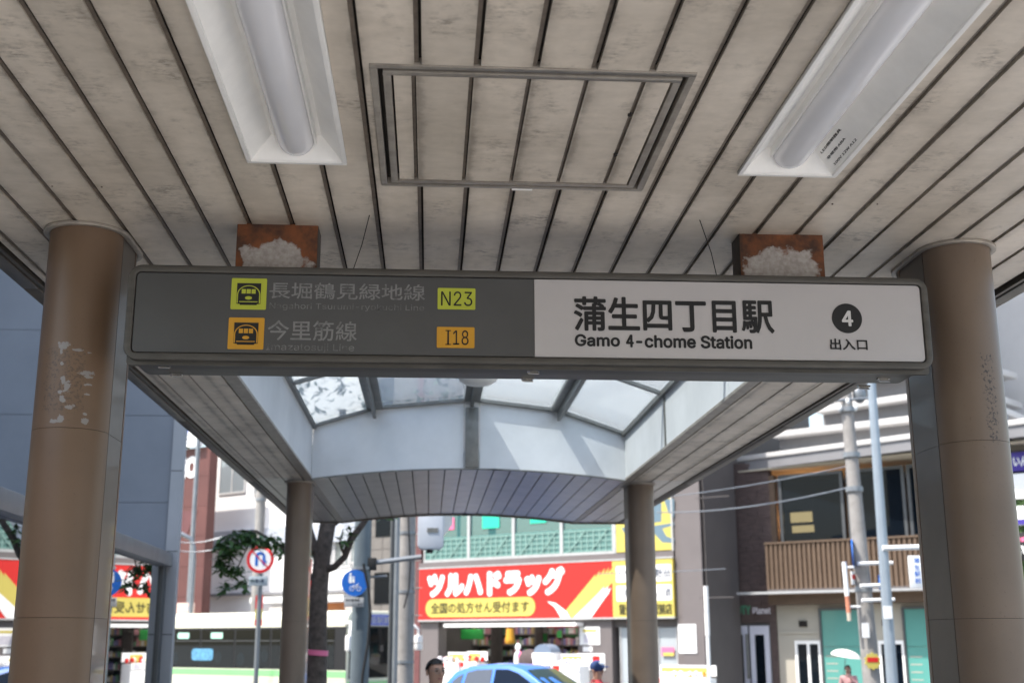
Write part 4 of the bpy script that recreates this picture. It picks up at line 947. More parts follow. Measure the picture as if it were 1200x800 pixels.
def win3(px0, py0, px1, py1, nx, m=M_glass_dark):
    x0, x1, z0, z1 = F3.rect(px0, py0, px1, py1); f = MB(); 
    f.box(x0, x0 + .08, o_ - .06, o_ + .05, z0, z1).box(x1 - .08, x1, o_ - .06, o_ + .05, z0, z1).box(x0 + .08, x1 - .08, o_ - .06, o_ + .05, z0, z0 + .08).box(x0 + .08, x1 - .08, o_ - .06, o_ + .05, z1 - .08, z1)
    for k in range(1, nx): xx = x0 + (x1 - x0) * k / nx; f.box(xx - .03, xx + .03, o_ - .06, o_ + .05, z0 + .08, z1 - .08)
    f = f.build('window', M_fin, wbd); B(x0 + .08, x1 - .08, o_ - .03, o_ - .015, z0 + .08, z1 - .08, 'pane', m, f)
M_lattice = glassy('reflecting_window', (.5, .55, .55), .2, (.28, .32, .34), .1)
win3(259, 536, 288, 577, 2, M_lattice); win3(300, 536, 330, 577, 2, M_lattice); win3(392, 622, 412, 664, 2, M_lattice); win3(378, 540, 412, 580, 2, M_lattice)
for k in range(5): win3(342 + k * 17, 622, 355 + k * 17, 660, 1, M_lattice)
M_awn = mat('awning_white', (.78, .78, .76), .6, 0, .05, 2)
B(L3(320), L3(428), o_ - 1.2, o_ - .301, F3.L(400, 705)[1], F3.L(400, 698)[1], 'awning', M_awn, wbd)
B(L3(392), L3(412), o_ - .35, o_ - .301, F3.L(400, 705)[1] - 1.0, F3.L(400, 706)[1], 'awning_banner', mat('amber_film', (.55, .2, .06), .5, 0, .2, 3), wbd)
F4 = Facade(P0, -2.0)
M_rbrown = mat('red_brown_cladding', (.12, .042, .035), .6, 0, .12, 1)
rb = F4.root('red_brown_building', 'red brown building with big white KO lettering beside the corner pillar', 'building')
a, b = F4.L(150, 650)[0], F4.L(243, 590)[0]
zbt = F4.L(213, 527)[1]
nrow = 8
for k in range(nrow): B(a, b, 0, .06, k * zbt / nrow + .01, (k + 1) * zbt / nrow, 'cladding_panel', M_rbrown, rb)
B(a, b - .01, .061, .45, 0, zbt - .01, 'core', M_rbrown, rb)
x0_, x1_, z0_, z1_ = F4.rect(207, 537, 232, 559); text('KO', x0_, x1_, z0_, z1_, -.03, M_wht, rb, name='big_lettering', bold=.09)
hb = MB().box(a, F4.L(241, 515)[0], -.3, -.1, zbt + .02, zbt + 2.4).build('billboard', M_wht, rb)
mbl = MB()
for q in range(5): x = a + (F4.L(241, 515)[0] - a) * (.5 + q * .11); mbl.hexa([(x, -.31, zbt + .2 + .3 * q), (x + .5, -.31, zbt + .2 + .2 * q), (x + .7, -.31, zbt + .8 + .25 * q), (x + .2, -.31, zbt + .9)], [(x, -.301, zbt + .2 + .3 * q), (x + .5, -.301, zbt + .2 + .2 * q), (x + .7, -.301, zbt + .8 + .25 * q), (x + .2, -.301, zbt + .9)])
mbl.build('billboard_print', mat('cobalt_print', (.10, .16, .62), .5, 0, 0), hb)
P = [(F4.L(206, 600)[0], -.02, F4.L(206, 600)[1]), (F4.L(232, 600)[0], -.02, F4.L(206, 600)[1]), (F4.L(218, 628)[0], -.02, F4.L(218, 628)[1]), (F4.L(206, 628)[0], -.02, F4.L(218, 628)[1])]
MB().hexa(P, [(p[0], -.001, p[2]) for p in P]).build('dark_panel', M_maroon, rb)
# small things between them
def pole(name, label, cat, px, py_top, y, r, m, z0=0, r2=None, pybase=790, group=None, n=16):
    p = on_y(px, pybase, y); zt = on_y(px, py_top, y).z; t = thing(name, label, cat, (p.x, p.y, z0), group=group)
    MB().tube([(0, 0, 0), (0, 0, zt - z0)], [r, r2 or r], n).build('pole', m, t); return t, p, zt
M_galv = mat('galvanised_steel', (.26, .28, .30), .45, .5, .1, 5); M_conc = mat('concrete_pole', (.30, .285, .27), .85, 0, .15, 4, bump=.15); M_gpole = mat('grey_green_pole_paint', (.12, .15, .17), .5, .2, .1, 3)
t, p, zt = pole('street_lamp', 'tall thin grey pole in front of the red brown building', 'pole', 216, 470, 44, .08, M_galv)
t, p, zt = pole('street_lamp', 'street lamp with curved pale grey arm by the corner pillar', 'lamp', 219, 655, 40, .08, M_galv)
zt2 = on_y(207, 625, 40).z; xl = on_y(205, 625, 40).x - p.x
MB().tube([(0, 0, zt), (-.02, 0, zt + .4), (-.15, 0, zt2 - .15), (xl + .2, 0, zt2), (xl - .4, 0, zt2 + .03)], .07, 8).build('arm', M_galv, t); MB().ball((xl - .7, 0, zt2), .3, 1.5, .7, .35).build('lamp_head', M_fin, t)
t, p, zt = pole('utility_pole', 'grey utility pole in front of the white building', 'pole', 296, 430, 43, .17, M_conc)
for z in (5, 6.8): MB().tube([(0, 0, z), (0, 0, z + .08)], .2, 12).build('band', M_galv, t)
q = on_y(217, 722, 41); t = thing('small_signboard', 'small pinkish signboard just above the bus roof beside the corner pillar', 'sign', (q.x, 41, 0))
zz1, zz0 = on_y(217, 706, 41).z, on_y(217, 721, 41).z
B(-.28, .28, -.03, .03, zz0, zz1, 'board', mat('pale_pink_board', (.75, .55, .48), .5, 0, .1, 3), t, .01); MB().cyl(0, 0, 0, zz0 - .001, .04, n=8).build('post', M_galv, t); B(-.2, .2, -.035, -.031, (zz0 + zz1) / 2 - .03, (zz0 + zz1) / 2 + .08, 'board_print', M_pastel, t)
# ------------------------------------------------------------------ city bus
M_buscream = mat('cream_bus_paint', (.80, .78, .62), .3, 0, .03, 2, coat=.5); M_busgreen = mat('light_green_bus_paint', (.22, .55, .22), .3, 0, .03, 2, coat=.5)
M_rub = mat('tyre_rubber', (.02, .02, .02), .8, 0, .2, 9); M_hub = mat('wheel_metal', (.4, .4, .42), .35, .7, .1, 9)
M_busglass = glassy('bus_window_glass', (.35, .42, .42), .6, (.012, .018, .02), .0)
c0_ = on_y(407, 740, 35); bus = thing('city_bus', 'cream city bus with light green stripe and dark window band on the road', 'bus', (c0_.x, 35, RZ), FA)
BL, BW, BH = 10.5, 2.35, 2.97
prof = [(0, .32), (BW, .32), (BW, BH - .28)] + arc(BW - .25, BH - .25, .25, 0, 90, 5) + arc(.25, BH - .25, .25, 90, 180, 5) + [(0, BH - .28)]
MB().prism(prof, 'x', -BL, 0).build('body', M_buscream, bus, .05, smooth=50)
B(-BL + .03, -.02, .012, .05, 1.24, 2.50, 'window_surround', M_black, bus) if False else None
MB().box(-BL + .04, -.03, -.004, .03, 1.33, 2.52).build('window_band', M_black, bus)
MB().box(-BL + .03, -.02, -.006, .02, 1.13, 1.30).build('green_stripe', M_busgreen, bus)
seat = MB()
for k in range(9): seat.ball((-1.3 - k * 1.02, -.008, 1.60 + .05 * (k % 3)), .17, 1, .02, 1.1, 10, 6)
seat.build('seat_backs', mat('bus_seat_cloth', (.07, .10, .13), .8, 0, .2, 5), bus)['kind'] = 'stuff'
x = -.45
for k, wd in enumerate((1.05, 1.55, 1.55, 1.55, 1.55, 1.55, 1.0)):
    f = B(x - wd + .03, x - .03, -.012, -.005, 1.38, 2.46, 'window', M_busglass, bus)
    B(x - wd + .03, x - .03, -.018, -.0125, 2.12, 2.145, 'sash', M_mull, f)
    if k in (1, 3, 4, 5): MB().prism(rrect(x - wd * .7, x - wd * .35, 2.2, 2.38, .03, 3), 'y', -.019, -.0145).build('window_sticker', mat('mint_sticker', (.45, .75, .62), .5, 0, 0), f)
    x -= wd + .02
MB().prism(rrect(-6.6, -5.6, 1.55, 1.9, .1, 3), 'y', -.019, -.0145).build('side_advert', mat('blue_advert', (.12, .35, .55), .5, 0, .3, 9), bus)
for wx_ in (-2.2, -8.2):
    MB().prism([(wx_ + .58 * math.cos(math.pi * q / 14), .33 + .62 * math.sin(math.pi * q / 14)) for q in range(15)], 'y', -.010, .02).build('wheel_arch', M_black, bus)
    wl_ = MB().tube([(wx_, -.03, .48), (wx_, .25, .48)], .48, 24).build('wheel', M_rub, bus); MB().tube([(wx_, -.045, .48), (wx_, -.029, .48)], .27, 18).build('rim', M_hub, wl_)
wl_ = MB().tube([(-2.2, 2.1, .48), (-2.2, 2.36, .48)], .48, 20).build('wheel', M_rub, bus); wl_ = MB().tube([(-8.2, 2.1, .48), (-8.2, 2.36, .48)], .48, 20).build('wheel', M_rub, bus)
B(-.01, .02, .14, BW - .14, 1.15, 2.48, 'windscreen', M_busglass, bus, .005); B(-.02, .012, .10, BW - .10, 1.10, 2.53, 'windscreen_surround', M_black, bus)
B(-.01, .03, .45, BW - .35, 2.56, 2.86, 'destination_display', mat('display_violet', (.16, .20, .60), .4, 0, .1, 5), bus)
tx = text('大阪駅前', .6, 1.75, 2.61, 2.81, -.0, M_wht, bus, name='destination_print', bold=.004)
for v in tx.data.vertices: v.co = Vector((.032 + .0, v.co.x, v.co.z))
B(-.01, .025, .05, BW - .05, .85, 1.02, 'green_stripe', M_busgreen, bus)
for y in (.25, BW - .25): MB().tube([(-.01, y, .65), (.03, y, .65)], .11, 12).build('headlight', M_lampw, bus)
for s, y in ((-1, .0), (1, BW)):
    mr = MB().tube([(-.1, y, 2.6), (.25, y + s * .12, 2.62), (.38, y + s * .26, 2.45), (.38, y + s * .28, 2.2)], .045, 8).build('mirror_arm', M_lampw, bus, smooth=60)
    B(.30, .46, y + s * .28 - .13, y + s * .28 + .13, 1.85, 2.28, 'mirror', M_lampw, mr, .04)
# ------------------------------------------------------------------ blue hatchback
M_blue = mat('bright_blue_car_paint', (.04, .18, .58), .35, 0, .03, 3, coat=.4); M_carglass = glassy('car_glass', (.3, .36, .38), .35, (.02, .025, .03), .12)
q = on_y(512, 780, 29.5); car = thing('parked_car', 'bright blue hatchback car in the road in front of the drugstore', 'car', (q.x, 29.5, RZ), FA)
CW = 1.68
def hw(z): return CW / 2 - max(0, z - .92) * .36 - max(0, .5 - z) * .1
low = [(.05, .30), (.02, .55), (.08, .80), (.15, .98), (3.15, .98), (3.75, .86), (4.0, .72), (4.08, .5), (4.02, .28)]
mb = MB(); n = len(low)
def car_loft(mb, prof, k=6):
    """closed skin between the two side outlines, bulging a little in the middle"""
    rows = []
    for j in range(k + 1):
        t_ = -1 + 2 * j / k; rows.append([(x + .05 * (1 - t_ * t_) * (1 if x > 2 else -1), CW / 2 + t_ * hw(z), z + (.025 * (1 - t_ * t_) if z > .9 else 0)) for x, z in prof])
    b = len(mb.v); m = len(prof)
    for r in rows: mb.v += r
    for j in range(k):
        for i in range(m): mb.f.append([b + j * m + i, b + j * m + (i + 1) % m, b + (j + 1) * m + (i + 1) % m, b + (j + 1) * m + i]); mb.mi.append(0)
    mb.f.append([b + i for i in range(m)]); mb.f.append([b + k * m + i for i in range(m)]); mb.mi += [0, 0]
car_loft(mb, low); mb.build('body', M_blue, car, .03, 2, smooth=50)
top = [(.16, .975), (.22, 1.20), (.42, 1.42), (.80, 1.545), (1.4, 1.60), (2.0, 1.585), (2.35, 1.50), (2.75, 1.30), (3.30, .975)]
mb = MB(); car_loft(mb, top); mb.build('cabin', M_blue, car, .02, 2, smooth=50)
def side_glass(pts, m, name):
    for s in (-1, 1):
        P = [(x, CW / 2 + s * (hw(z) + .008), z) for x, z in pts]; Q = [(x, CW / 2 + s * (hw(z) - .01), z) for x, z in pts]; MB().hexa(P, Q).build(name, m, car)
side_glass([(.36, 1.04), (.40, 1.22), (.56, 1.34), (.68, 1.38), (.64, 1.04)], M_carglass, 'quarter_window')
side_glass([(.72, 1.02), (.78, 1.42), (1.05, 1.48), (1.50, 1.50), (1.52, 1.02)], M_carglass, 'rear_window')
side_glass([(1.60, 1.02), (1.59, 1.50), (1.95, 1.50), (2.25, 1.42), (2.55, 1.27), (2.78, 1.14), (2.80, 1.02)], M_glass_dark, 'front_window')
mb = MB(); M_ws = glassy('windscreen_glass', (.3, .4, .4), .1, (.02, .05, .055), -.01); A_ = (2.42, 1.49); Z_ = (3.26, 1.01)
rowa = [(A_[0] + .05 * (1 - t_ * t_) + .012, CW / 2 + t_ * (hw(A_[1]) - .06), A_[1] + .02 * (1 - t_ * t_) + .006) for t_ in (-1, -.5, 0, .5, 1)]; rowb = [(Z_[0] + .05 * (1 - t_ * t_) + .012, CW / 2 + t_ * (hw(Z_[1]) - .06), Z_[1] + .006) for t_ in (-1, -.5, 0, .5, 1)]
for i in range(4): mb.face([rowa[i], rowa[i + 1], rowb[i + 1], rowb[i]])
mb.build('windscreen', M_ws, car)
for yy in (CW / 2 - hw(.75) - .034, CW / 2 + hw(.75) + .031):
    for xx in (.70, 1.56, 2.86): MB().box(xx, xx + .008, yy, yy + .003, .42, .95).build('door_gap', M_black, car)
    for xx in (1.30, 2.55): MB().box(xx, xx + .16, yy - .012, yy + .012, .84, .87).build('door_handle', M_blue, car)
MB().tube([(.55, CW / 2, 1.52), (.32, CW / 2, 1.64)], .006, 6).build('aerial', M_black, car)
for wx_ in (.78, 3.25):
    for s, y in ((-1, .02), (1, CW - .02)):
        w_ = MB().tube([(wx_, y - .1 * 0, .30), (wx_, y - s * .2, .30)], .30, 22).build('wheel', M_rub, car); MB().tube([(wx_, y + s * .012, .30), (wx_, y + s * .001, .30)], .19, 14).build('rim', M_hub, w_)
for s, y in ((-1, .10), (1, CW - .10)):
    B(2.62, 2.76, CW / 2 + s * .90 - .1, CW / 2 + s * .90 + .1, 1.0, 1.14, 'wing_mirror', M_blue, car, .03)
    MB().ball((3.92, y + .1 * -s, .70), .16, .9, 1, .45).build('headlight', M_lampw, car); MB().ball((.08, y + .06 * -s, .88), .12, .6, .8, 1.4).build('tail_light', M_red, car)
B(4.05, 4.10, CW / 2 - .17, CW / 2 + .17, .40, .56, 'number_plate', M_wht, car)
for y in (.1, CW - .1 - .04): B(1.55, 2.7, y, y + .04, .72, .76, 'door_handle', M_blue, car) if False else None
# ------------------------------------------------------------------ people
def skinmesh(name, J, E_, m, parent, sub_=2):
    keys = list(J); me = bpy.data.meshes.new(name); me.from_pydata([J[k][:3] for k in keys], [(keys.index(a), keys.index(b)) for a, b in E_], [])
    o = bpy.data.objects.new(name, me); COL.objects.link(o); me.materials.append(m)
    md = o.modifiers.new('skin', 'SKIN'); md.use_smooth_shade = True
    for i, k in enumerate(keys):
        sv = me.skin_vertices[0].data[i]; r = J[k][3:]; sv.radius = (r[0], r[1] if len(r) > 1 else r[0]); sv.use_root = (i == 0)
    o.modifiers.new('sub', 'SUBSURF').levels = sub_; o.modifiers['sub'].render_levels = sub_
    o.parent = parent; return o
def person(label, loc, rz, H, top_m, leg_m, hair_m=None, cap=None, glasses=False, arm=None, long_hair=False, group=None):
    k = H / 1.75; t = thing('person', label, 'person', loc, rz); t.scale = (k, k, k)
    J = {'pel': (0, 0, .96, .12, .10), 'wai': (0, 0, 1.10, .115, .09), 'che': (0, 0, 1.28, .13, .10), 'upc': (0, .01, 1.40, .10, .08), 'nec': (0, .01, 1.48, .052), 'hb': (0, -.012, 1.555, .060, .068), 'hm': (0, -.005, 1.63, .074, .088), 'ht': (0, .005, 1.70, .060, .072)}
    E_ = [('pel', 'wai'), ('wai', 'che'), ('che', 'upc'), ('upc', 'nec'), ('nec', 'hb'), ('hb', 'hm'), ('hm', 'ht')]
    armJ = {}
    for s, n_ in ((-1, 'l'), (1, 'r')):
        el, wr = (s * .23, .03, 1.13), (s * .235, -.05, .89)
        if arm and s == 1: el, wr = arm
        d = (Vector(wr) - Vector(el)).normalized(); pm = Vector(wr) + d * .07
        J.update({n_ + 'sh': (s * .175, .01, 1.40, .052), n_ + 'el': (*el, .040), n_ + 'wr': (*wr, .026), n_ + 'pa': (*pm, .032, .020)})
        E_ += [('upc', n_ + 'sh'), (n_ + 'sh', n_ + 'el'), (n_ + 'el', n_ + 'wr'), (n_ + 'wr', n_ + 'pa')]
        for i, L_ in enumerate((.075, .085, .08, .062)):
            off = Vector((0, (-.027 + .018 * i), 0)); a = pm + off + d * .035; b = a + d * L_ * .55 + Vector((-s * .012, 0, 0)); c = b + d * L_ * .4 + Vector((-s * .022, 0, 0))
            for nm, P, r in (('a', a, .0095), ('b', b, .009), ('c', c, .007)): J[n_ + 'f%d' % i + nm] = (*P, r)
            E_ += [(n_ + 'pa', n_ + 'f%da' % i), (n_ + 'f%da' % i, n_ + 'f%db' % i), (n_ + 'f%db' % i, n_ + 'f%dc' % i)]
        tb_ = Vector(wr) + d * .03 + Vector((0, -.035, 0)); tc_ = tb_ + d * .04 + Vector((0, -.02, 0)); J[n_ + 'ta'] = (*tb_, .011); J[n_ + 'tb'] = (*tc_, .009); E_ += [(n_ + 'wr', n_ + 'ta'), (n_ + 'ta', n_ + 'tb')]
        J.update({n_ + 'hi': (s * .095, 0, .88, .085), n_ + 'kn': (s * .10, -.015 - .03 * s, .49, .055), n_ + 'an': (s * .105, .03 - .05 * s, .09, .038), n_ + 'to': (s * .12, -.12 - .05 * s, .035, .034)})
        E_ += [('pel', n_ + 'hi'), (n_ + 'hi', n_ + 'kn'), (n_ + 'kn', n_ + 'an'), (n_ + 'an', n_ + 'to')]
    skinmesh('body', J, E_, M_skin, t)
    g_ = lambda key, ex: (*J[key][:3], *[r + ex for r in J[key][3:]])
    Jt = {q: g_(q, .022) for q in ('pel', 'wai', 'che', 'upc', 'lsh', 'lel', 'rsh', 'rel', 'lwr', 'rwr')}
    skinmesh('jacket', Jt, [('pel', 'wai'), ('wai', 'che'), ('che', 'upc'), ('upc', 'lsh'), ('lsh', 'lel'), ('lel', 'lwr'), ('upc', 'rsh'), ('rsh', 'rel'), ('rel', 'rwr')], top_m, t)
    MB().tube([(0, .01, 1.43), (0, .012, 1.475), (0, .012, 1.50)], [.105, .075, .068], 14, False).build('collar', top_m, t, smooth=60)
    Jl = {q: g_(q, .016) for q in ('pel', 'lhi', 'lkn', 'lan', 'rhi', 'rkn', 'ran')}
    skinmesh('trousers', Jl, [('pel', 'lhi'), ('lhi', 'lkn'), ('lkn', 'lan'), ('pel', 'rhi'), ('rhi', 'rkn'), ('rkn', 'ran')], leg_m, t)
    for s in (-1, 1): MB().ball((s * .115, -.06 - .05 * s, .045), .05, .95, 2.5, .85).build('shoe', M_black, t, smooth=60)
    # face
    f = MB(); f.c = 0
    f.ball((0, -.098, 1.605), .014, .9, 1.0, 1.5, 8, 6); f.build('nose', M_skin, t, smooth=60)
    for s in (-1, 1):
        MB().ball((s * .079, .004, 1.615), .02, .35, .8, 1.3, 8, 6).build('ear', M_skin, t, smooth=60)
        MB().ball((s * .031, -.079, 1.632), .011, 1.2, .6, .6, 8, 6).build('eye', M_black, t, smooth=60)
        MB().ball((s * .031, -.082, 1.652), .017, 1.2, .4, .22, 8, 5).build('eyebrow', M_hair, t, smooth=60)
    MB().ball((0, -.078, 1.570), .022, 1.1, .4, .25, 8, 5).build('mouth', mat('lip', (.30, .10, .09), .5, 0, 0), t, smooth=60)
    if glasses:
        for s in (-1, 1):
            mb = MB(); mb.tube([(s * .033 + .024 * math.cos(q * math.pi / 8), -.094, 1.630 + .018 * math.sin(q * math.pi / 8)) for q in range(17)], .0022, 5); mb.tube([(s * .056, -.094, 1.633), (s * .080, -.02, 1.633)], .002, 5); mb.build('spectacle_frame', M_steel, t)
    if not cap or long_hair:
        mb = MB(); nb_ = 18
        for j in range(10):
            for i in range(nb_):
                pass
        hb = MB(); rows = []
        for j in range(9):
            TH = [math.pi * (.62 if math.sin(2 * math.pi * i / nb_) > .25 else (.52 if math.sin(2 * math.pi * i / nb_) > -.3 else .33)) * j / 8 for i in range(nb_)]
            rows.append([(.079 * math.sin(TH[i]) * math.cos(2 * math.pi * i / nb_) * (1 + .07 * math.sin(5 * i + j)), .008 + .090 * math.sin(TH[i]) * math.sin(2 * math.pi * i / nb_) * (1 + .05 * math.cos(7 * i + j)), 1.640 + .092 * math.cos(TH[i])) for i in range(nb_)])
        for ra, rb_ in zip(rows, rows[1:]):
            for i in range(nb_): hb.face([ra[i], ra[(i + 1) % nb_], rb_[(i + 1) % nb_], rb_[i]])
        hb.build('hair', hair_m or M_hair, t, smooth=80)
        if long_hair: MB().ball((0, .065, 1.54), .075, 1, .5, 1.5).build('hair_bun', M_hair, t, smooth=60)
    if cap:
        cp = MB(); cp.ball((0, .0, 1.665), .100, .92, 1.08, .85, 16, 10); c_ = cp.build('cap', cap[0], t, smooth=60)
        MB().ball((0, -.075, 1.70), .05, .9, .6, .7, 12, 8).build('cap_front', M_wht, c_, smooth=60); MB().ball((0, -.13, 1.665), .08, .9, .8, .12, 12, 6).build('cap_brim', cap[1], c_, smooth=60)
    return t
M_navy = mat('navy_purple_cloth', (.035, .03, .075), .8, 0, .2, 9); M_trou = mat('charcoal_cloth', (.05, .05, .055), .85, 0, .2, 9); M_pinkc = mat('dusty_pink_cloth', (.45, .25, .25), .8, 0, .15, 9); M_redc = mat('red_cloth', (.55, .06, .07), .8, 0, .15, 9); M_bluec = mat('navy_cap_cloth', (.02, .05, .16), .8, 0, .1, 9)
q = on_y(510.5, 790, 10.7); person('man with short black hair, glasses and navy jacket walking just beyond the canopy', (q.x, 10.7, FLOOR), math.radians(28), 1.80, M_navy, M_trou, glasses=True)
q = on_y(700, 790, 17.0); person('person in navy cap with white front and red top, in front of the drugstore pier', (q.x, 17.0, 0), math.radians(40), 1.80, M_redc, M_trou, cap=(M_bluec, M_bluec))
q = on_y(994, 790, 29.5); pw = person('woman in dusty pink top under a small cream parasol across the road', (q.x, 29.5, RZ), math.radians(-30), 1.56, M_pinkc, M_trou, arm=((.22, -.08, 1.18), (.12, -.20, 1.36)), long_hair=True)
t = thing('parasol', 'small cream parasol held open by the woman in the dusty pink top', 'umbrella', (q.x, 29.5, RZ + 1.90)); mb = MB(); rows = []
for j in range(6):
    th = math.radians(78) * j / 5; rows.append([(.37 * math.sin(th) / math.sin(math.radians(78)) * (1 - .03 * (i % 2) * j / 5) * math.cos(i * math.pi / 8), .37 * math.sin(th) / math.sin(math.radians(78)) * (1 - .03 * (i % 2) * j / 5) * math.sin(i * math.pi / 8), -.20 + .20 * math.cos(th) / 1.0) for i in range(16)])
for a, b in zip(rows, rows[1:]):
    for i in range(16): mb.face([a[i], a[(i + 1) % 16], b[(i + 1) % 16], b[i]])
o = mb.build('canopy', mat('cream_cloth', (.75, .71, .62), .8, 0, .05, 4), t, smooth=25); MB().cyl(0, 0, -.62, .05, .008, n=8).build('shaft', M_steel, t); t.rotation_euler = (.12, .15, 0)
# ------------------------------------------------------------------ street tree
random.seed(11)
YT = 17.0
tr = thing('street_tree', 'street tree with forked dark trunk and pink tape, behind the far left column', 'tree', (on_y(371, 800, YT).x, YT, 0))
to = Vector(tr.location)
def T(px, py, dy=0): return on_y(px, py, YT + dy) - to
MB().tube([(0, 0, 0), T(371, 800), T(372, 740), T(374, 690), T(378, 650), T(384, 615), T(396, 560, .3), T(402, 480, .4)], [.17, .14, .128, .123, .115, .11, .08, .05], 14).build('trunk', M_bark, tr, smooth=70)
limbs = [([T(379, 668), T(392, 664, -.1), T(404, 652, -.2), T(411, 632, -.3), T(428, 610, -.3), T(450, 560, -.2)], [.06, .05, .045, .05, .04, .02]),
         ([T(376, 664), T(368, 640, .1), T(360, 612, .2), T(335, 560, .3), T(320, 500, .3)], [.075, .06, .05, .035, .02]),
         ([T(378, 690), T(366, 676, .1), T(352, 668, .2), T(330, 640, .3), T(300, 622, .2), T(272, 622, .1)], [.05, .045, .04, .03, .02, .01]),
         ([T(300, 622, .2), T(285, 650, .1), T(272, 680, 0)], [.015, .01, .006]),
         ([T(384, 618), T(400, 606), T(424, 590, .2), T(470, 560, .2)], [.05, .05, .04, .02]),
         ([T(404, 652, -.2), T(398, 636, -.3), T(402, 620, -.3)], [.02, .015, .008])]
for pts, rr in limbs: MB().tube(pts, rr, 8).build('limb', M_bark, tr, smooth=70)
def leaves(mb, c, spread, n, size=.11):
    for _ in range(n):
        while True:
            v = Vector([random.uniform(-1, 1) for _ in range(3)])
            if v.length < 1: break
        p = Vector(c) + Vector((v.x * spread[0], v.y * spread[1], v.z * spread[2]))
        a = random.uniform(0, 6.28); d = Vector((math.cos(a), math.sin(a), random.uniform(-1.1, .2))).normalized(); s = d.cross(Vector((random.uniform(-.4, .4), random.uniform(-.4, .4), 1))).normalized(); L_ = size * random.uniform(.7, 1.3); w_ = L_ * .21; dn = d.cross(s) * L_ * .06
        mb.face([p, p + d * L_ * .45 + s * w_ + dn, p + d * L_, p + d * L_ * .45 - s * w_ + dn])
lv = MB()
for (px, py, dy, sp, n) in ((268, 640, 0, (.19, .2, .15), 200), (285, 628, .1, (.24, .2, .11), 180), (262, 660, 0, (.13, .15, .14), 90), (276, 668, 0, (.13, .15, .10), 60), (285, 682, 0, (.08, .12, .09), 36), (264, 686, 0, (.06, .1, .09), 34), (305, 634, .2, (.15, .2, .10), 80), (320, 632, .2, (.14, .2, .10), 60), (328, 645, .2, (.06, .1, .07), 22), (408, 622, -.3, (.08, .1, .10), 26), (404, 634, -.3, (.05, .08, .05), 10), (395, 605, 0, (.1, .1, .05), 12), (361, 645, 0, (.05, .1, .12), 20), (455, 604, .2, (.12, .1, .03), 14)):
    leaves(lv, T(px, py, dy), sp, n, .13)
for _ in range(70):                              # the crown above the canopy roof, seen through the skylight
    leaves(lv, Vector((random.uniform(-2.6, 2.0), random.uniform(-1.8, 2.0), random.uniform(4.6, 7.6))), (.5, .5, .3), 42, .15)
tag(lv.build('crown', M_leaf, tr), kind='stuff')
MB().tube([(T(371, 764)) + Vector((0, 0, -.035)), T(371.5, 764) + Vector((0, 0, .035))], .155, 14, False).build('pink_tape', M_pink, tr); MB().box(-.21, -.15, -.17, -.15, T(371, 764).z - .14, T(371, 764).z).build('tape_tail', M_pink, tr)
# ------------------------------------------------------------------ poles and signs in the middle
M_sblue = mat('road_sign_blue', (.01, .13, .52), .35, 0, .03, 4); M_sred = mat('road_sign_red', (.60, .015, .02), .4, 0, 0)
def disc(px, py, y, r, rz=0):
    p = on_y(px, py, y); return p
def circ(r, n=36, cx=0, cz=0): return [(cx + r * math.cos(2 * math.pi * q / n), cz + r * math.sin(2 * math.pi * q / n)) for q in range(n)]
t, p, zt = pole('steel_pole', 'grey steel pole carrying the round blue path sign', 'pole', 421, 560, 22.3, .175, M_gpole, pybase=790, r2=.15)
for z in (1.2, 3.3): MB().tube([(0, 0, z), (0, 0, z + .05)], .185, 16).build('band', M_galv, t)
zA_ = on_y(430, 660, 22.3).z; xq = on_y(494, 652, 22.3).x - p.x
arm = MB().tube([(.1, 0, zA_), (xq, 0, on_y(494, 652, 22.3).z)], .045, 8).build('arm', M_galv, t); MB().tube([(-.6 * 0, 0, zA_ - .25), (.45, 0, zA_ - .22)], .02, 6).build('bracket', M_galv, t)
MB().box(.10, .26, -.12, .05, zA_ - .12, zA_ + .1).build('clamp_box', M_black, t, .01)
s0 = on_y(507, 624, 22.0); t = thing('traffic_signal', 'pale grey traffic signal box seen from behind at the end of the pole arm', 'signal', (s0.x, 22.0, s0.z))
MB().prism(rrect(-.27, .20, -.30, .36, .10, 5), 'y', -.10, .12).build('housing', mat('pale_grey_signal_paint', (.48, .51, .56), .45, 0, .05, 3), t, .02)
MB().hexa([(.20, -.06, -.05), (.20, .10, -.05), (.20, .10, .34), (.20, -.06, .34)], [(.36, .0, .16), (.36, .12, .16), (.36, .12, .34), (.36, .0, .34)]).build('hood', M_alu, t)
MB().box(-.10, .10, -.115, -.101, .0, .08).build('maker_plate', M_steel, t); MB().tube([(-.05, 0, -.36), (-.05, 0, -.30)], .06, 8).build('mount', M_black, t)
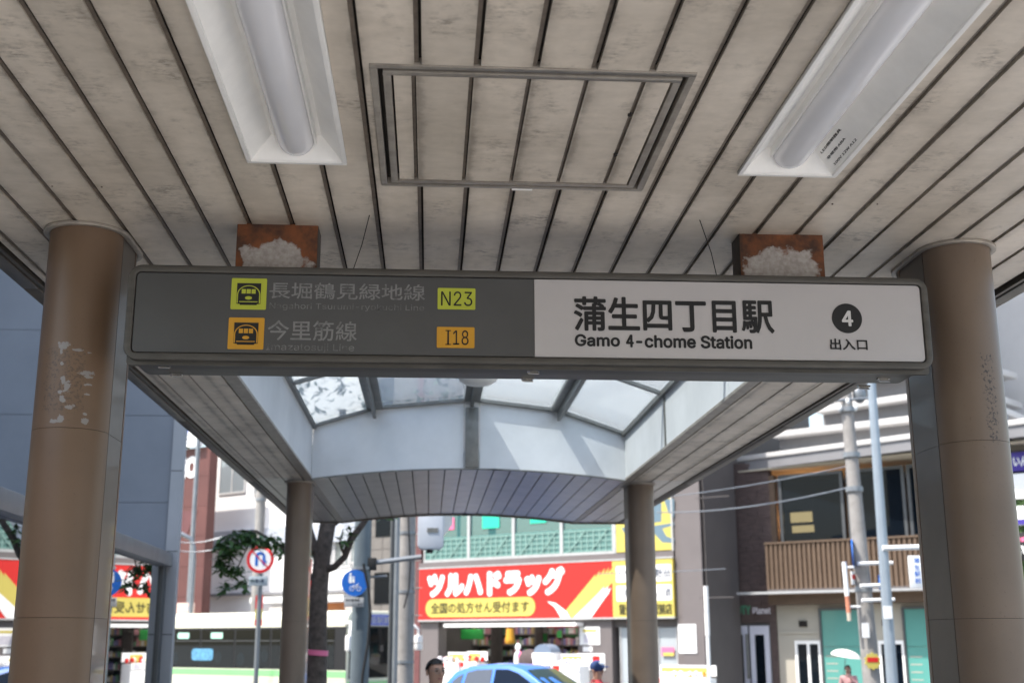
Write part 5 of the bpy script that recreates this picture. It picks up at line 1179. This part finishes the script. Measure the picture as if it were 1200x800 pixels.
# blue path sign
s0 = on_y(415.5, 682.5, 22.05); t = thing('path_sign', 'round blue shared path sign with white figures on the steel pole', 'sign', (s0.x, 22.05, s0.z)); R_ = .232
MB().prism(circ(R_), 'y', -.012, .012).build('disc', M_sblue, t)
mb = MB(); ya, yb_ = -.0165, -.0125
mb.prism(circ(.022, 12, -.075, .155), 'y', ya, yb_).prism([(-.105, .03), (-.10, .125), (-.05, .125), (-.045, .03), (-.06, -.005), (-.09, -.005)], 'y', ya, yb_).build('adult_figure', M_wht, t)
MB().prism(circ(.016, 10, -.02, .10), 'y', ya, yb_).prism([(-.04, .0), (-.037, .08), (-.003, .08), (0, .0)], 'y', ya, yb_).build('child_figure', M_wht, t)
mb = MB()
for cx in (-.045, .075):
    P = circ(.042, 20, cx, -.10); Q = circ(.034, 20, cx, -.10)
    for i in range(20): j = (i + 1) % 20; mb.hexa([(P[i][0], ya, P[i][1]), (P[j][0], ya, P[j][1]), (Q[j][0], ya, Q[j][1]), (Q[i][0], ya, Q[i][1])], [(P[i][0], yb_, P[i][1]), (P[j][0], yb_, P[j][1]), (Q[j][0], yb_, Q[j][1]), (Q[i][0], yb_, Q[i][1])])
mb.tube([(-.045, ya, -.10), (-.02, ya, -.045), (.05, ya, -.045), (.075, ya, -.10)], .004, 4).tube([(-.02, ya, -.045), (.01, ya, -.10), (.05, ya, -.045)], .004, 4).tube([(.05, ya, -.045), (.045, ya, -.02), (.07, ya, -.015)], .004, 4).build('bicycle_figure', M_wht, t)
B(-.17, .17, -.01, .012, -.42, -.26, 'sub_plate', mat('dull_white_plate', (.42, .42, .42), .5, 0, .1, 9), t, .004); text('歩行者専用', -.15, .10, -.33, -.275, -.0115, M_black, t, bold=.001); text('ここまで', -.02, .15, -.405, -.35, -.0115, M_black, t, bold=.001)
# no U turn sign
ps = on_y(303, 790, 24); t, p, zt = pole('sign_pole', 'thin grey pole of the no U turn sign in front of the bus', 'pole', 300, 640, 24, .045, M_galv)
s0 = on_y(305, 655, 23.9); t = thing('no_u_turn_sign', 'round red ringed no U turn road sign half covered by tree leaves', 'sign', (s0.x, 23.9, s0.z)); R_ = .265
MB().prism(circ(R_), 'y', -.008, .012).build('disc', M_wht, t)
mb = MB(); P = circ(R_ - .004); Q = circ(R_ - .06)
for i in range(36): j = (i + 1) % 36; mb.hexa([(P[i][0], -.013, P[i][1]), (P[j][0], -.013, P[j][1]), (Q[j][0], -.013, Q[j][1]), (Q[i][0], -.013, Q[i][1])], [(P[i][0], -.0085, P[i][1]), (P[j][0], -.0085, P[j][1]), (Q[j][0], -.0085, Q[j][1]), (Q[i][0], -.0085, Q[i][1])])
mb.build('ring', M_sred, t)
mb = MB(); mb.box(-.095, -.045, -.013, -.009, -.12, .05); o_ = arc(0, .05, .095, 0, 180, 10); i_ = arc(0, .05, .045, 0, 180, 10)
for k in range(10): mb.hexa([(o_[k][0], -.013, o_[k][1]), (o_[k + 1][0], -.013, o_[k + 1][1]), (i_[k + 1][0], -.013, i_[k + 1][1]), (i_[k][0], -.013, i_[k][1])], [(o_[k][0], -.009, o_[k][1]), (o_[k + 1][0], -.009, o_[k + 1][1]), (i_[k + 1][0], -.009, i_[k + 1][1]), (i_[k][0], -.009, i_[k][1])])
mb.box(.045, .095, -.013, -.009, -.03, .05).prism([(.01, -.03), (.13, -.03), (.07, -.13)], 'y', -.0135, -.009).build('u_turn_arrow', M_sblue, t)
MB().hexa([(-.150, -.017, .135), (-.135, -.017, .150), (.150, -.017, -.135), (.135, -.017, -.150)], [(-.150, -.0138, .135), (-.135, -.0138, .150), (.150, -.0138, -.135), (.135, -.0138, -.150)]).build('slash', M_sred, t)
B(-.20, .16, -.012, .008, -.50, -.32, 'sub_plate', mat('grey_blue_plate', (.36, .42, .46), .5, 0, .1, 9), t, .004); text('自動車', -.16, .10, -.45, -.37, -.0135, M_bprint, t, bold=.001)
# red and yellow vertical banners
for (px, pz0, pz1, y, lab) in ((302.5, 733, 697, 25.0, 'narrow red and yellow banner on the pole under the no U turn sign'), (358, 735, 655, 24.0, 'tall narrow red and yellow banner right beside the far left column')):
    a = on_y(px, pz0, y); z1 = on_y(px, pz1, y).z; t = thing('street_banner', lab, 'banner', (a.x, y, a.z), group=None); h_ = z1 - a.z
    for k, (u, v, mm) in enumerate(((0, .22, M_red), (.22, .55, M_yel), (.55, 1, M_red))): B(-.075, .075, -.008, .008, h_ * u + .002, h_ * v, 'banner_cloth', mm, t)
    MB().cyl(.0, .03, -.2 if px < 320 else -a.z, h_ + .1, .018, n=8).build('banner_rod', M_galv, t)
# utility pole group behind the signal
t, p, zt = pole('utility_pole', 'thick concrete utility pole between the tan building and the signal', 'pole', 474, 480, 25.5, .175, M_conc)
for z in (1.6, 3.0, 4.2): MB().tube([(0, 0, z), (0, 0, z + .06)], .19, 14).build('band', M_galv, t)
mb = MB()
for k in range(5): z = 2.0 + k * .55; MB().tube([(.12, -.1, z), (.34, -.12, z)], .012, 6).build('step_bolt', M_steel, t)
t, p, zt = pole('conduit_pipe', 'dark steel conduit left of the thick concrete utility pole', 'pipe', 457, 480, 24.6, .05, M_mull); t, p, zt = pole('conduit_pipe', 'blue grey steel conduit right against the thick concrete utility pole', 'pipe', 462.5, 480, 24.4, .05, M_galv)
def cable(name, label, pts, r, m=M_black, group=None, n=6):
    P = [Vector(p) for p in pts]; o = MB().tube([p - P[0] for p in P], r, n).build(name, m); o.location = P[0]; return tag(o, label, 'cable', group)
cable('signal_cable', 'thick black cable hanging down from the signal arm', [on_y(426, 660, 21.9), on_y(428, 672, 21.9), on_y(432, 690, 21.9), on_y(434, 720, 21.9), on_y(431, 755, 21.9), on_y(425, 790, 21.9), on_y(423, 815, 21.9)], .028)
cable('signal_cable', 'thin cable draped on the concrete utility pole', [on_y(478, 600, 25.2), on_y(481, 660, 25.2), on_y(479, 690, 25.2), on_y(473, 712, 25.2)], .018)
# ------------------------------------------------------------------ right hand poles, signs, wires
YR = 24.0
def lean_pole(name, label, a, b, r0, r1, m, y=YR):
    A, Bp = on_y(*a, y), on_y(*b, y); d = (A - Bp); A2 = Bp + d * 1.8; G = Bp - d * (Bp.z / d.z); t = thing(name, label, 'pole', G); MB().tube([Vector((0, 0, 0)), Bp - G, A - G, A2 - G], [r0, r0, r1, r1 * .9], 18).build('pole', m, t, smooth=70); return t, G
t, G1 = lean_pole('utility_pole', 'thick pale concrete utility pole in front of the slatted balcony', (991, 460), (1021, 790), .175, .12, M_conc)
for py, px in ((533, 998), (573, 1001), (480, 993), (690, 1012)):
    p = on_y(px, py, YR) - G1; MB().tube([p + Vector((0, 0, -.05)), p + Vector((.0, 0, .05))], .175, 14).build('band', M_galv, t)
ins = MB()
for k in range(4): p = on_y(975 + k * 9, 470 + (k % 2) * 8, YR - .1) - G1; MB().ball(p, .05, 1, 1, 1.4).build('insulator', M_wht, t)
p = on_y(1007, 462, YR) - G1; MB().ball(p, .16, .9, .6, 1.2).build('coiled_cable', M_galv, t)
MB().tube([on_y(968, 470, YR - .1) - G1, on_y(1026, 466, YR - .1) - G1], .03, 6).build('crossarm', M_galv, t)
q = on_y(1022, 774, YR - .19) - G1; 
st_ = MB().prism([(q.x + .17 * math.cos(a) * (1 if k % 2 else .82), q.z + .17 * math.sin(a) * (1 if k % 2 else .82)) for k, a in enumerate([2 * math.pi * k / 20 for k in range(20)])], 'y', q.y - .04, q.y - .02).build('warning_sticker', M_yel, t); MB().box(q.x - .11, q.x + .11, q.y - .046, q.y - .041, q.z - .02, q.z + .07).build('sticker_print', M_red, st_)
q = on_y(1014, 738, YR - .19) - G1; MB().box(q.x - .07, q.x + .07, q.y - .03, q.y - .01, q.z - .14, q.z + .14).build('white_notice', M_wht, t)
for a, b in (((1005, 660), (1046, 659)), ((1008, 686), (1034, 685)), ((1010, 703), (1048, 702))): MB().tube([on_y(*a, YR - .25) - G1, on_y(*b, YR - .25) - G1], .04, 6).build('cross_bracket', M_wht, t)
M_pblue = mat('pale_blue_pole_paint', (.30, .35, .40), .4, .3, .06, 4)
t, G2 = lean_pole('signal_pole', 'smooth pale blue steel pole right of the concrete utility pole', (1022, 460), (1045, 790), .11, .085, M_pblue, YR - .6)
MB().tube([on_y(1034, 642, YR - .7) - G2, on_y(1100, 640, YR - .7) - G2], .05, 8).build('arm', M_wht, t)
q = on_y(1040, 717, YR - .75) - G2; MB().box(q.x - .08, q.x + .08, q.y - .03, q.y, q.z - .12, q.z + .12).build('white_notice', M_wht, t)
q = on_y(1075, 669, YR - .7); t = thing('hanging_sign', 'white vertical sign with blue characters hanging by the near right column', 'sign', q)
B(-.17, .17, -.02, .02, -.32, .30, 'board', M_wht, t, .01)
for k, ch in enumerate('蒲生駅前'): text(ch, -.07, .05, .16 - k * .13, .26 - k * .13, -.024, M_sblue, t, bold=.002)
def edge_sign(px, py, rr, lab, y=YR - .1, rz=1.22):
    q = on_y(px, py, y); t = thing('arrow_sign', lab, 'sign', q, rz); MB().prism(circ(rr), 'y', -.012, .012).build('disc', M_sblue, t); MB().prism([(-.03, -rr * .6), (.03, -rr * .6), (.03, 0), (.10, 0), (0, rr * .62), (-.10, 0), (-.03, 0)], 'y', -.017, -.0125).build('arrow', M_wht, t); return t
edge_sign(999, 648, .28, 'round blue arrow sign seen nearly edge on, left of the concrete utility pole'); edge_sign(1030.5, 682, .15, 'small blue sign seen nearly edge on, between the two right poles')
q = on_y(1000, 677, YR - .1); t = thing('direction_plate', 'small white plate with red band under the blue arrow sign', 'sign', q, 1.0); B(-.16, .16, -.01, .01, -.13, .13, 'plate', M_wht, t, .004); B(-.15, .15, -.014, -.0105, -.02, .07, 'red_band', M_red, t)
a, b = on_y(989, 658, YR - .2), on_y(995.5, 727, YR - .2); t = thing('barrier_post', 'slim white post with red and yellow foot bracketed left of the concrete utility pole', 'post', b); d_ = a - b
MB().tube([d_ * .42, d_], .045, 10).build('white_section', M_wht, t); MB().tube([d_ * .14, d_ * .415], .045, 10).build('red_section', mat('faded_red', (.65, .25, .15), .5, 0, .3, 20), t); MB().tube([d_ * 0, d_ * .138], .042, 10).build('foot_section', M_sand, t)
for f_, px in ((.91, 1001), (.24, 1008)): MB().tube([d_ * f_, on_y(px, 727 - 69 * f_, YR - .2) - b], .025, 6).build('bracket', M_wht, t)
def wire(a, b, ya, yb_, sag, lab, r=.012):
    A, Bp = on_y(*a, ya), on_y(*b, yb_); cable('overhead_wire', lab, [A + (Bp - A) * k / 10 + Vector((0, 0, -sag * 4 * (k / 10) * (1 - k / 10))) for k in range(11)], r, M_galv, 'wires over the street', 5)
wire((740, 585), (993, 546), 33, YR, .1, 'upper thin wire running left from the concrete utility pole'); wire((770, 600), (999, 570), 33, YR, .15, 'lower thin wire running left from the concrete utility pole', .016)
wire((700, 672), (850, 666), 34, 34, .02, 'faint thin wire across the taupe tower', .012)
wire((205, 634), (262, 628), 36, 36, .1, 'upper thin wire crossing the red brown building', .014); wire((205, 644), (262, 640), 36, 36, .1, 'lower thin wire crossing the red brown building', .014)
A_ = on_y(827, 686, 33); t = thing('white_pole', 'slim white pole standing in front of the taupe tower', 'pole', (A_.x, 33, 0)); MB().cyl(0, 0, 0, A_.z, .05, n=10).build('pole', M_wht, t); MB().tube([(0, 0, A_.z * .62), (0, 0, A_.z)], .065, 10).build('sleeve', M_lampw, t)

# ivy between the signs on the right
random.seed(5)
ivy = thing('ivy', 'green ivy growing on the wall between the shop signs at the right edge', 'plant', F2.o + FR * F2.L(1168, 600, -.7)[0] - FB * .7, FA)
ix0, ix1, iz0, iz1 = F2.rect(1166, 575, 1215, 700, -.7); mb = MB(); bx_ = F2.L(1168, 600, -.7)[0]
for _ in range(1500):
    x, z = random.uniform(ix0, ix1) - bx_, random.uniform(iz0, iz1); y = random.uniform(-.12, .09); a_ = random.uniform(0, 6.28); L_ = random.uniform(.06, .11); d = Vector((math.cos(a_), random.uniform(-.5, .1), math.sin(a_))).normalized(); sd = d.cross(Vector((0, 1, .3))).normalized() * L_ * .45; p_ = Vector((x, y, z)); mb.face([p_, p_ + d * L_ * .5 + sd, p_ + d * L_, p_ + d * L_ * .5 - sd])
tag(mb.build('leaf', M_leaf, ivy), kind='stuff')
